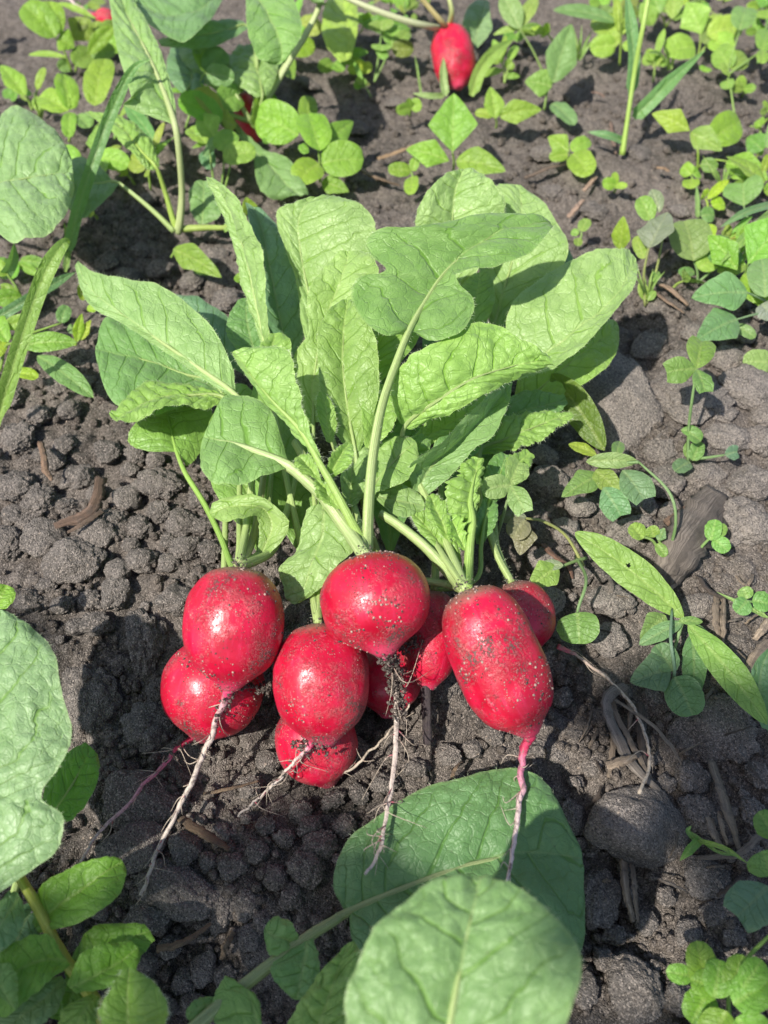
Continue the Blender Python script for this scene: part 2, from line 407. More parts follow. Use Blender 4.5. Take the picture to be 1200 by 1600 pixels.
gx = axis_samples(-0.36, 0.36, 0.00135, 30.0); gy = axis_samples(-0.24, 0.62, 0.00135, 30.0)
GX, GY = np.meshgrid(gx, gy); fx_, fy_ = GX.ravel(), GY.ravel()
inside = (np.abs(fx_) < 0.5) & (fy_ > -0.4) & (fy_ < 0.8)
gz = ground(fx_, fy_)
gz[inside] += ground_detail(fx_[inside], fy_[inside])
soil = link('soil_ground', mesh('soil_ground', np.stack([fx_, fy_, gz], -1), grid_faces(len(gy), len(gx)), M_SOIL))
tag(soil, 'crumbly grey brown garden soil of the radish bed', None, None, 'structure')

def G(px, py, lift=0.0):
    """the point of the soil surface that the photograph shows at px, py"""
    h = 0.0
    for _ in range(6):
        p = P(px, py, h); h = float(ground(p[0], p[1])) * 100
    p = P(px, py, h + lift); return p

def gz_at(p): return float(ground(p[0], p[1]))

import bmesh
def clod_mesh(name, seed, sub=4, flat=1.0, rough=1.0):
    bm = bmesh.new(); bmesh.ops.create_icosphere(bm, subdivisions=sub, radius=1.0)
    r = random.Random(seed); o = Vector((r.uniform(-50, 50), r.uniform(-50, 50), r.uniform(-50, 50)))
    planes = [(Vector((r.gauss(0, 1), r.gauss(0, 1), r.gauss(0, 1))).normalized(), r.uniform(0.66, 0.9)) for _ in range(7)]
    for v in bm.verts:
        p = v.co.copy()
        k = 1 + 0.30 * mnoise.noise(p * 1.1 + o) + 0.16 * mnoise.noise(p * 2.4 + o) * rough
        q = p * k
        for n, d in planes:
            e = q.dot(n) - d
            if e > 0: q -= n * e * 0.65
        w1 = mnoise.voronoi(p * 2.3 + o)[0]; w2 = mnoise.voronoi(p * 5.2 + o)[0]
        k2 = -0.20 * (w1[0] - .35) - 0.09 * (w2[0] - .35) - 0.40 * max(0, .10 - (w1[1] - w1[0])) + 0.085 * mnoise.noise(p * 5 + o) + 0.06 * mnoise.noise(p * 11 + o) + (0.028 * mnoise.noise(p * 23 + o) if sub > 3 else 0)
        q += p * k2 * rough
        v.co = Vector((q.x, q.y, q.z * flat))
    me = bpy.data.meshes.new(name); bm.to_mesh(me); bm.free()
    me.polygons.foreach_set('use_smooth', [True] * len(me.polygons)); me.materials.append(M_CLOD)
    return me

CLODS = [clod_mesh('soil_clod', 100 + i, 5 if i < 8 else 4, 1.0, 1.15 if i % 3 else 0.75) for i in range(14)]
CLODS_DRY = [clod_mesh('soil_clod', 700 + i, 5, 1.0, 0.62) for i in range(5)]
for q in CLODS_DRY: q.materials[0] = M_CRUST
CLODS_SMALL = [clod_mesh('soil_clod', 300 + i, 3) for i in range(8)]
clod_spots = []; clod_named = []
def clod(px, py, w, hpx=None, label=None, group=None, me=None, rot=None, sink=0.3, small=False, flat=0.72, lift=0.0):
    p = G(px, py); s = px_size(p)
    view = nrm(p - CAM); sy = abs(view[2])             # a flat thing shows this share of its depth
    a = w * s * 0.5 * 1.05; b = (hpx or w) * s * 0.5 * 1.05
    hz = min(a, b) * flat
    b = max(b * 0.7, math.sqrt(max(b * b - (hz * (1 - sy * sy) ** .5) ** 2, 1e-9)) / max(sy, .35))
    o = link('soil_clod', me or random.choice(CLODS_SMALL if small else CLODS))
    o.scale = (a, b, hz)
    o.rotation_euler = (random.uniform(-.25, .25), random.uniform(-.25, .25), rot if rot is not None else random.uniform(-.5, .5))
    g = float(ground(p[0], p[1]))
    o.location = (p[0], p[1], g + hz * (1 - 2 * sink) * 0.6 - 0.001 + lift)
    tag(o, label, 'soil clod', group); clod_named.append((o, px, py, max(w, hpx or w))); clod_spots.append((px, py, (w + (hpx or w)) / 4))
    return o

# clods traced one by one: sunlit heap left of the bunch
LEFT = [(27,690,58,48),(100,695,38,34),(63,710,30,28),(170,705,44,40),(213,710,34,32),(243,717,30,28),(203,733,30,24),(123,747,58,50),(27,760,64,52),(60,787,62,56),
 (87,717,35,32),(247,757,72,52),(197,780,48,46),(175,813,42,38),(247,800,42,38),(217,823,42,38),(283,817,48,46),(150,837,62,50),(67,843,76,60),(13,850,52,50),(117,877,96,74),
 (290,857,52,38),(223,877,52,40),(183,893,46,40),(327,860,40,36),(317,823,36,34),(40,817,36,30),(310,780,34,30),(150,770,30,26),(265,845,28,24),(100,790,34,30),(20,805,40,34),(262,880,36,30),(205,850,30,26)]
for i, (x, y, w, h) in enumerate(LEFT):
    clod(x, y, w, h, 'rounded grey brown soil clod in the sunlit crumbly heap left of the radishes', 'clods in the sunlit heap left of the radishes')
MIDL = [(181,926,50,58),(149,974,54,42),(142,935,42,30),(116,979,32,28),(46,938,44,40),(95,945,36,30),(75,915,34,30),(210,965,30,26),(250,985,30,26)]
for x, y, w, h in MIDL:
    clod(x, y, w, h, 'half shaded soil clod in the band beside the round left radish', 'clods beside the left radish')
clod(280, 938, 66, 56, 'pale lopsided clod touching the upper left side of the big left radish')
clod(226, 1002, 62, 92, 'tall upright dark clod standing alone just left of the stacked left radishes', flat=1.0)
clod(140, 1105, 100, 130, 'broad dark block of soil in the hollow right of the big left edge leaf', flat=0.6, sink=.45)
clod(238, 1142, 100, 84, 'dark squarish clod under the pink taproot of the lower left radish', flat=.7, sink=.4)
clod(232, 1255, 150, 80, 'wide dark clod that the long grey taproot crosses', flat=.6, sink=.4)
LOWL = [(291,1324,54,46),(326,1346,32,30),(365,1351,52,40),(280,1392,140,76),(203,1330,120,72),(348,1421,56,72),(388,1410,44,50),(389,1465,44,42),(317,1513,42,56),(352,1526,40,38),
 (287,1532,38,38),(324,1263,30,28),(345,1300,34,30),(400,1330,40,36),(430,1370,40,40),(455,1400,36,40),(470,1345,36,34),(415,1290,34,30),(250,1360,40,36),(265,1480,40,36),(225,1500,36,34),(410,1440,34,34),(300,1570,50,44),(340,1580,40,40),(255,1575,44,40),(445,1310,36,30),(485,1290,44,36)]
for x, y, w, h in LOWL:
    clod(x, y, w, h, 'dark shaded soil clod in the lower left between the taproots and the bottom leaves', 'shaded clods at the lower left')
clod(232, 1432, 80, 56, 'oval near black clod right below the tip of the longest pale taproot')
RIGHT = [(1013,543,56,42),(1133,683,84,48),(1170,757,74,58),(1097,743,64,44),(1030,707,54,48),(1033,753,64,58),(1137,560,54,42),(1167,607,100,60),(883,830,48,44),(980,833,90,46),(850,713,48,34),(857,753,58,46),(847,877,50,44),
 (953,940,74,52),(949,1000,60,56),(857,940,54,50),(1085,948,60,40),(1190,690,50,44),(1120,640,60,40),(1190,650,40,36),(1000,790,50,40),(1050,800,44,36),(905,790,44,36),(1130,770,36,30),(1010,900,44,36),(1045,870,40,34),(905,900,40,34),(980,580,40,32),(1060,560,44,34),(1085,520,40,30),(1160,520,40,30)]
for x, y, w, h in RIGHT:
    clod(x, y, w, h, 'grey brown soil clod among the clover on the sunlit right side', 'clods among the clover on the right', me=random.choice(CLODS_DRY))
def dry(seed, r):
    q = clod_mesh('soil_clod', seed, 5, 1.0, r); q.materials[0] = M_CRUST; return q
big1 = dry(501, .6)
clod(968, 627, 118, 150, 'largest flat pale slab of soil right of the bunch', me=big1, flat=.42, sink=.3, rot=.15)
clod(1080, 615, 130, 84, 'wide flat crust of soil under the tall clover sprig on the right', me=dry(502, .6), flat=.4, sink=.3)
clod(1162, 822, 92, 78, 'round rough clod on the right edge beside the dark root stump', me=dry(503, .8), flat=.8)
clod(988, 1293, 158, 112, 'big smooth egg shaped grey clod near the bottom right', me=clod_mesh('soil_clod', 507, 5, 1.0, 0.35), flat=.85, rot=.05, sink=.2)
clod(1100, 1140, 150, 110, 'large flat dark clod under the two lance leaves on the right', me=clod_mesh('soil_clod', 505, 5), flat=.45, sink=.35)
LOWR = [(1089,1272,54,62),(1080,1215,60,48),(1106,1373,76,56),(1119,1427,54,40),(1076,1456,48,44),(993,1548,90,92),(1060,1560,54,58),(912,1548,44,60),(936,1403,68,92),(929,1198,40,36),(1023,1510,22,20),
 (1019,1088,34,32),(1176,1267,46,40),(896,1276,40,52),(1040,1225,36,30),(870,1180,36,30),(900,1150,30,26),(935,1120,34,30),(880,1090,36,32),(960,1460,40,36),(1010,1440,40,34),(1040,1400,36,30),(1150,1460,40,36),(1180,1340,44,40),(985,1400,34,30),(945,1500,40,36),(1150,1170,50,40),(1185,1210,44,40),(1160,1080,50,36)]
for x, y, w, h in LOWR:
    clod(x, y, w, h, 'dull grey clod in the shaded litter at the lower right', 'clods in the shaded litter at the lower right')
MIDB = [(700,1180,46,36),(650,1200,40,32),(600,1225,44,34),(560,1240,36,30),(520,1250,40,32),(500,1320,56,48),(480,1360,60,56),(740,1170,34,28),(690,1075,70,60),(840,1170,34,30),(420,1190,44,36),(390,1230,40,34),(470,1270,40,34),(560,1170,40,32),(540,1290,40,32),(770,1150,40,30)]
for x, y, w, h in MIDB:
    clod(x, y, w, h, 'brown crumbly clod just below the radishes above the flat dark leaf', 'clods just below the radishes')
BACK = [(250,420,44,32),(300,440,40,28),(200,430,40,28),(340,400,40,28),(220,390,30,22),(140,470,40,30),(170,410,36,24),(355,470,50,44),(50,470,36,30),(110,640,40,32),(60,650,40,34),(130,600,34,28),(230,310,34,22),(330,370,30,20),(20,620,40,32),(90,600,36,30),(560,200,40,22),(850,240,44,24),(930,330,50,28),(860,300,40,22),(1000,240,44,24),(620,160,40,18),(1060,330,36,20),(920,400,40,26),(1030,480,50,34),(950,470,44,30),(1150,330,36,20),(480,130,40,20),(830,330,40,22)]
for x, y, w, h in BACK:
    clod(x, y, w, h, 'blurred low clod on the raked soil behind the leaves', 'blurred clods behind the leaves')
# smaller ones scattered between them
n_small = 0
for _ in range(2600):
    if n_small >= 95: break
    x = random.uniform(-10, 1210); y = random.uniform(380, 1600); w = random.uniform(14, 27)
    if 240 < x < 880 and 430 < y < 1170: continue
    if any((x - a) ** 2 + (y - b) ** 2 < (c * .8 + w * .5) ** 2 for a, b, c in clod_spots): continue
    side = 'left' if x < 560 else 'right'
    clod(x, y, w, w * random.uniform(.75, 1), 'small loose soil clod lying between the larger clods on the %s side' % side, 'small clods on the %s side' % side, small=True, sink=.2); n_small += 1

# ------------------------------------------------------------------ say which clod each clod is
MARKS = [('the dry bark strip', 120, 785), ('the bent dry straw', 70, 720), ('the bristly leaf curling left', 200, 655), ('the hook shaped seed leaf', 340, 800), ('the stalk of the lower left leaf', 300, 750),
 ('the big round left radish', 290, 950), ('the bright leaf sliver', 5, 935), ('the tall upright dark clod', 226, 1002), ('the big pale left leaf', 95, 1060), ('the long pink taproot', 190, 1270),
 ('the tip of the longest taproot', 220, 1400), ('the curved tan straw', 290, 1470), ('the brown root piece', 320, 1300), ('the lowest small radish', 490, 1200), ('the flat leaf edge', 525, 1360),
 ('the lobed green stalk', 420, 1480), ('the dark root stub', 668, 1120), ('the long radish root', 815, 1180), ('the egg shaped clod', 988, 1293), ('the straw tangle', 980, 1150), ('the split straw stub', 980, 1390),
 ('the bushy corner weed', 1110, 1540), ('the pale straw chips', 1118, 1300), ('the bitten clover', 1040, 1060), ('the holed lance leaf', 980, 890), ('the withered weed', 820, 840), ('the nibbled clover leaflet', 903, 985),
 ('the olive leaved weed', 940, 740), ('the tall clover sprig', 1085, 580), ('the foot of the clover sprig', 1078, 715), ('the dark root stump', 1080, 840), ('the flat pale slab', 968, 627), ('the two blue green leaves', 1120, 490),
 ('the nearest round leaf', 905, 1500), ('the lance leaf tip', 1190, 1130), ('the lone far radish', 708, 130), ('the tall grass shoot', 972, 235), ('the stalks at the upper left', 275, 355), ('the four leaf seedling', 890, 240),
 ('the chunky straw stub', 1050, 460), ('the shadow crossed lance leaf', 90, 540), ('the right edge crust', 1185, 640), ('the straw by the pointed seedling', 300, 410), ('the twin leaves of the flat plant', 390, 1560)]
NOUN = {'clods in the sunlit heap left of the radishes': ('sunlit', 'soil clod'), 'shaded clods at the lower left': ('dark', 'soil clod'), 'clods in the shaded litter at the lower right': ('dull', 'soil clod'), 'blurred clods behind the leaves': ('blurred', 'soil clod'),
 'small clods on the left side': ('loose', 'soil clod'), 'small clods on the right side': ('loose', 'soil clod'), 'broken straw in the litter at the right': ('thin', 'straw scrap'), 'tiny seedlings on the blurred soil': ('tiny', 'seedling'), 'weeds crowding the upper left': ('green', 'weed'), 'weeds scattered over the upper right': ('green', 'weed'), 'weeds round the far radish': ('green', 'weed')}
def say_which(items, marks):
    used = {}
    for o, x, y, w in items:
        n, a, b = min(marks, key=lambda q: (q[1] - x) ** 2 + (q[2] - y) ** 2); dx, dy = x - a, y - b; d = math.hypot(dx, dy)
        v = '' if abs(dy) < .4 * abs(dx) else ('above' if dy < 0 else 'below'); h = '' if abs(dx) < .4 * abs(dy) else ('left of' if dx < 0 else 'right of')
        rel = (v + ' and ' + h) if v and h else (v or h)
        far = 'just ' if d < 32 else ('' if d < 70 else 'far ')
        tone, noun = NOUN.get(o.get('group'), ('brown', 'soil clod'))
        used.setdefault((tone + ' ' + noun, far + rel, n), []).append((w, o))
    for (t, rel, n), l in used.items():
        l.sort(key=lambda q: -q[0]); k = len(l)
        for i, (w, o) in enumerate(l):
            s = '' if k == 1 else (('larger ', 'smaller ') if k == 2 else ('largest ', 'second largest ', 'third largest ', 'fourth largest ', 'fifth largest ', 'sixth largest ', 'seventh largest '))[min(i, 6)]
            o['label'] = '%s%s %s %s' % (s, t, rel, n)
say_which([q for q in clod_named if q[0].get('group') and not q[0]['group'].startswith('small clods')], MARKS)

def crumbs(name, centers, sizes, mat, parent=None, seed=0, sub=1):
    """many small crumbs of soil, each its own lumpy solid, in one mesh"""
    g = np.random.default_rng(seed); bases = []
    for i in range(10):
        bm = bmesh.new(); bmesh.ops.create_icosphere(bm, subdivisions=sub, radius=1.0)
        v = np.array([q.co[:] for q in bm.verts]); f = np.array([[q.index for q in t.verts] for t in bm.faces]); bm.free()
        pl = nrm(g.normal(size=(5, 3)))
        for n in pl:
            e = np.maximum(v @ n - g.uniform(.5, .8), 0); v = v - e[:, None] * n * .9
        bases.append((v * g.uniform(.75, 1.25, size=3) + g.normal(size=v.shape) * .07, f))
    V = []; F = []; off = 0
    centers = np.asarray(centers); k = len(centers); which = g.integers(0, 10, k)
    for b in range(10):
        idx = np.where(which == b)[0]
        if not len(idx): continue
        v, f = bases[b]; q = g.normal(size=(len(idx), 4)); q /= np.linalg.norm(q, axis=1, keepdims=True)
        w, x, y, z = q.T
        R = np.stack([1-2*(y*y+z*z), 2*(x*y-z*w), 2*(x*z+y*w), 2*(x*y+z*w), 1-2*(x*x+z*z), 2*(y*z-x*w), 2*(x*z-y*w), 2*(y*z+x*w), 1-2*(x*x+y*y)], -1).reshape(-1, 3, 3)
        vv = np.einsum('nij,kj->nki', R, v) * np.asarray(sizes)[idx][:, None, None] + centers[idx][:, None]
        F.append((f[None] + (np.arange(len(idx)) * len(v))[:, None, None] + off).reshape(-1, 3)); V.append(vv.reshape(-1, 3)); off += len(idx) * len(v)
    o = link(name, mesh(name, np.vstack(V) - origin(parent), np.vstack(F), mat, None, True), parent)
    return o

def scatter_crumbs():
    pts = []; sz = []
    n = 24000
    px = RNG.uniform(-40, 1240, n); py = 1640 - RNG.power(1.25, n) * 1640 * 1.0
    py = RNG.uniform(60, 1640, n)
    dens = np.clip(perlin(px / 130, py / 130, 77) * 1.4 + .62, 0.1, 1)
    keep = RNG.uniform(size=n) < dens
    for x, y in zip(px[keep], py[keep]):
        p = P(x, y, 0); s = 0.0005 + 0.0026 * RNG.power(0.28); 
        pts.append((p[0], p[1], 0)); sz.append(s)
    pts = np.array(pts); sz = np.array(sz)
    pts[:, 2] = ground(pts[:, 0], pts[:, 1]) + ground_detail(pts[:, 0], pts[:, 1]) + sz * .45
    return pts, sz
cp, cs = scatter_crumbs()
tag(crumbs('soil_crumbs', cp, cs, M_CRUMB, None, 5), 'fine loose soil crumbs strewn between the clods', None, None, 'stuff')

# ------------------------------------------------------------------ leaves
GREEN = (0.170, 0.300, 0.070)
def ribbon(parent, M, L, R, tint, mat=None, m=14, bulge=0.12, quilt=0.00045, nv=7, slant=0.22, scallop=0.05, sf=12, ripple=0.0014, seed=0, under=False, name='leaf', wave=0.0012, holes=()):
    """a blade between two edges and a midrib: rows of points in world space, quilted between its veins"""
    n = len(M); g = np.random.default_rng(seed + 1000)
    v = np.linspace(0, 1, n); ln = np.concatenate([[0], np.cumsum(np.linalg.norm(np.diff(M, axis=0), axis=1))])
    dM = nrm(np.gradient(M, axis=0)); N = nrm(np.cross(L - R, dM) + 1e-9)
    # one continuous side, the one that shows in the photograph on the whole
    s = np.sign(np.sum(np.sum(N * (CAM - M), -1) * np.linalg.norm(L - R, axis=1))) or 1.0
    N = N * s
    for _ in range(3): N[1:-1] = nrm(N[:-2] + N[1:-1] * 2 + N[2:])
    t = np.linspace(0, 1, m + 1); tt = np.concatenate([-t[::-1], t[1:]])
    vw = v + 0.035 * np.interp(v, np.linspace(0, 1, 9), g.normal(size=9))
    Pg = np.zeros((n, 2 * m + 1, 3)); uvv = np.zeros((n, 2 * m + 1, 2)); uvc = uvv.copy(); uvs = uvv.copy(); Q = np.zeros((n, 2 * m + 1)); RIP = Q.copy()
    for side, E in ((-1, L), (1, R)):
        d = E - M; w = np.linalg.norm(d, axis=1)
        if scallop:
            ns = perlin(v * sf + side * 7.3 + seed, np.full(n, seed * 1.7), seed) + .6 * perlin(v * sf * 2.3 + side * 3.3, np.full(n, seed * 2.9 + .4), seed + 1) + .35 * perlin(v * sf * 4.1 + side, np.full(n, seed * 1.3 + .2), seed + 4)
            d = d * (1 + scallop * ns * 0.01 / np.maximum(w, 0.004) * np.clip(w / 0.004, 0, 1))[:, None]; w = np.linalg.norm(d, axis=1)
        cols = [m + side * i for i in range(m + 1)]
        for i, c in enumerate(cols):
            a = t[i]
            Pg[:, c] = M + d * a + N * (bulge * w * 4 * a * (1 - a) * .5)[:, None]
            ph = nv * (vw - slant * a ** 1.25 * (1 - .35 * v)) + (0.0 if side < 0 else 0.42)
            uvv[:, c] = np.stack([np.full(n, side * a), ph], -1)
            uvc[:, c] = np.stack([side * a * w * 100, ln * 100], -1); uvs[:, c] = np.stack([v, w * 100], -1)
            ds = np.abs(ph - np.floor(ph) - .5) * 2
            Q[:, c] = np.sqrt(np.clip(ds, 0, 1)) * np.clip(a * w / 0.0035, 0, 1) * np.clip((1 - a) * 3, 0, 1)
            RIP[:, c] = a * a * np.clip(w / 0.006, 0, 1) * perlin(v * 5.0 + side * 11.1 + seed * .37, np.full(n, seed * .77 + .3), seed)
    flat2 = perlin(uvc[..., 0] / 1.1 + seed, uvc[..., 1] / 1.1, seed) * np.clip(uvs[..., 1] / 0.8, 0, 1)
    dz = quilt * (Q - .5) * (-1 if under else 1) + ripple * RIP + wave * flat2 + quilt * .7 * perlin(uvc[..., 0] / .3 + seed, uvc[..., 1] / .3, seed + 2) * np.clip(uvs[..., 1] / 0.6, 0, 1)
    Pg = Pg + N[:, None] * dz[..., None]
    F = grid_faces(n, 2 * m + 1)
    for hx, hv, hr in holes:
        cc = uvc.reshape(-1, 2)[F].mean(1); F = F[np.hypot(cc[:, 0] - hx, cc[:, 1] - hv * ln[-1] * 100) > hr]
    if s > 0: F = F[:, ::-1]
    me = mesh(name, Pg.reshape(-1, 3) - origin(parent), F, mat or M_LEAF, {'vein': uvv.reshape(-1, 2), 'cm': uvc.reshape(-1, 2), 'span': uvs.reshape(-1, 2)})
    o = link(name, me, parent, tint)
    return o, Pg, N

def hairs(parent, pts, dirs, ln=0.0011, w=0.00007, seed=0):
    g = np.random.default_rng(seed); pts = np.asarray(pts); k = len(pts)
    d = nrm(np.asarray(dirs) + g.normal(size=(k, 3)) * .45); a = nrm(np.cross(d, g.normal(size=(k, 3)))) * w
    l = ln * g.uniform(.5, 1.3, size=(k, 1))
    b = nrm(np.cross(d, a)) * w
    V = np.stack([pts + a, pts - a * .5 + b * .87, pts - a * .5 - b * .87, pts + d * l], 1).reshape(-1, 3); i = np.arange(k)[:, None] * 4
    F = np.concatenate([i + np.array([[0, 1, 3]]), i + np.array([[1, 2, 3]]), i + np.array([[2, 0, 3]])])
    o = link('hairs', mesh('hairs', V - origin(parent), F, M_HAIR, None, False), parent); o['kind'] = 'stuff'
    return o

def leaf(parent, rows, fold=(0.0, 0.0), n=76, m=16, tint=GREEN, stalk=None, sw=(.10, .16, .20), stint=(0.30, 0.40, 0.14), hair=0, rib=0.72, seed=None, label=None, hl=0.0014, **kw):
    """rows: (midrib x, y, height; left edge x, y; right edge x, y) from base to tip, as the photograph shows them"""
    seed = len(bpy.data.objects) if seed is None else seed
    r = np.array(rows, float); k = len(r)
    M = np.array([P(a, b, h) for a, b, h in r[:, :3]])
    prof = np.sin(np.linspace(0, 1, k) * math.pi) ** .5
    L = np.array([P(r[i, 3], r[i, 4], r[i, 2] + fold[0] * prof[i]) for i in range(k)])
    R = np.array([P(r[i, 5], r[i, 6], r[i, 2] + fold[1] * prof[i]) for i in range(k)])
    us = np.linspace(0, 1, n); M, L, R = (catmull(q, n, us) for q in (M, L, R))
    o, Pg, N = ribbon(parent, M, L, R, tint, m=m, seed=seed, **kw)
    if label: o['label'] = label
    if stalk is not None:
        sp = [q if isinstance(q, np.ndarray) else P(*q) for q in stalk]
        along = [M[0]] + sp
        pre = [M[int(n * f)] - N[int(n * f)] * 0.0005 for f in (rib, rib * .66, rib * .33)]
        rad = [0.01 * sw[0] * .18, 0.01 * sw[0] * .45, 0.01 * sw[0] * .75] + list(np.interp(np.linspace(0, 1, len(along)), [0, .5, 1], np.array(sw) * .01))
        st = tube('stalk', pre + along, rad, M_STALK, o, 10, 40, 0.8, 0.02, stint)
        if hair:
            pts = catmull(np.array(along), 60); g = np.random.default_rng(seed)
            q = np.repeat(pts, 2, 0); dd = nrm(g.normal(size=q.shape)); rr = np.interp(np.linspace(0, 1, len(q)), np.linspace(0, 1, len(along)), rad[3:])
            hairs(o, q + dd * rr[:, None] * .9, dd, hl, .00007, seed)
    if hair:
        g = np.random.default_rng(seed + 5); k2 = hair
        ii = g.integers(1, n - 1, k2); e = g.integers(0, 2, k2) * (2 * m)
        p = Pg[ii, e]; out = nrm(p - M[ii])
        hairs(o, p, out, hl, .00006, seed + 9)
    return o

# ------------------------------------------------------------------ simple small leaves
PROF = {
 'oval': lambda v: np.sqrt(np.clip(1 - (2 * v - 1.0) ** 2, 0, 1)) ** .9,
 'round': lambda v: np.clip(1 - np.abs(2 * v - 1.04) ** 2.6, 0, 1) ** .5,
 'ovate': lambda v: np.clip((v / .36), 0, 1) ** .62 * np.clip((1 - v) / .64, 0, 1) ** .72 * 1.08,
 'rhomb': lambda v: np.where(v < .42, (v / .42) ** .95, np.clip((1 - v) / .58, 0, 1) ** .80),
 'lance': lambda v: np.clip(np.sin(np.clip(v, 0, 1) * math.pi), 0, 1) ** .62,
 'spoon': lambda v: np.where(v < .35, .16 + .2 * v, 1) * np.sqrt(np.clip(1 - (np.clip(v - .3, -.3, 1) / .7 * 2 - 1) ** 2, .0, 1)) * np.where(v < .3, 0, 1) + np.where(v < .34, .12, 0),
 'heart': lambda v: np.clip(np.sin(np.clip(v, 0, 1) * 2.45), 0, 1) ** .8,
 'blade': lambda v: np.clip(v * 20, .3, 1) * np.clip((1 - v) * 2.2, 0, 1) ** .7,
}
def small_leaf(parent, a, b, wpx, kind='ovate', tint=GREEN, droop=0.12, roll=0.0, cup=0.18, n=22, m=5, seed=None, world=False, name='leaf', mid=None, quilt=.0003, ripple=.0008, scallop=.03, holes=()):
    seed = random.randint(1, 9999) if seed is None else seed
    A = np.array(a, float) if world else P(*a); B = np.array(b, float) if world else P(*b)
    ln = np.linalg.norm(B - A); w = wpx if world else wpx * px_size((A + B) / 2)
    v = np.linspace(0, 1, n)
    C = (A + B) / 2 + np.array([0, 0, droop * ln]) if mid is None else P(*mid)
    if mid is not None: C = 2 * C - (A + B) / 2
    M = A * ((1 - v) ** 2)[:, None] + C * (2 * v * (1 - v))[:, None] + B * (v ** 2)[:, None]
    t = nrm(np.gradient(M, axis=0)); view = nrm(CAM - M)
    ref = nrm(view * .75 + np.array([0, 0, .35]))
    s = nrm(np.cross(t, ref)); nn = nrm(np.cross(s, t))
    s = s * math.cos(roll) + nn * math.sin(roll); nn = nrm(np.cross(s, t))
    hw = (PROF[kind](v) * w * .5)[:, None]
    L = M - s * hw + nn * hw * cup; R = M + s * hw + nn * hw * cup
    if kind == 'heart':
        e = np.clip((v - .75) / .25, 0, 1)[:, None]
        L = L + t * hw * .25 * e; R = R + t * hw * .25 * e
    o, Pg, N = ribbon(parent, M, L, R, tint, M_WEED, m, .10, quilt, 5, .25, scallop, 5, ripple, seed, name=name, wave=.0005, holes=holes)
    return o

def vary(c, s=.14):
    k = 1 + random.uniform(-s, s); return (c[0] * k * (1 + random.uniform(-s, s)), c[1] * k, c[2] * k * (1 + random.uniform(-s, s)))

LIME = (0.185, 0.345, 0.045); BLUE = (0.150, 0.270, 0.125); MID = (0.19, 0.33, 0.06); GRASS = (0.16, 0.29, 0.085); OLIVE = (0.125, 0.19, 0.028)
def plant(name, label, cat, root, stems, leaves, tint=LIME, sr=.07, stint=None, group=None):
    """stems: lists of (x, y, h); leaves: (x0, y0, h0, x1, y1, h1, width px, kind, options)"""
    p = G(*root); e = empty(name, p, label, cat, group)
    for s in stems:
        pts = [P(*q) for q in s]
        if len(pts) == 2: pts = [pts[0], (pts[0] + pts[1]) / 2 + np.array([.0006, 0, .0008]), pts[1]]
        r = [sr * .012] + [sr * .01] * (len(pts) - 2) + [sr * .007]
        tube('stem', pts, r, M_STALK, e, 7, 14, 1.0, 0, stint or (tint[0] * 1.05, tint[1] * .95, tint[2] * 1.2))
    for l in leaves:
        kw = dict(l[8]) if len(l) > 8 else {}
        tn = kw.pop('tint', tint); lb = kw.pop('label', None)
        o = small_leaf(e, l[:3], l[3:6], l[6], l[7], vary(tn, .13), roll=kw.pop('roll', random.uniform(-.35, .35)), **kw)
        if lb: o['label'] = lb
    return e

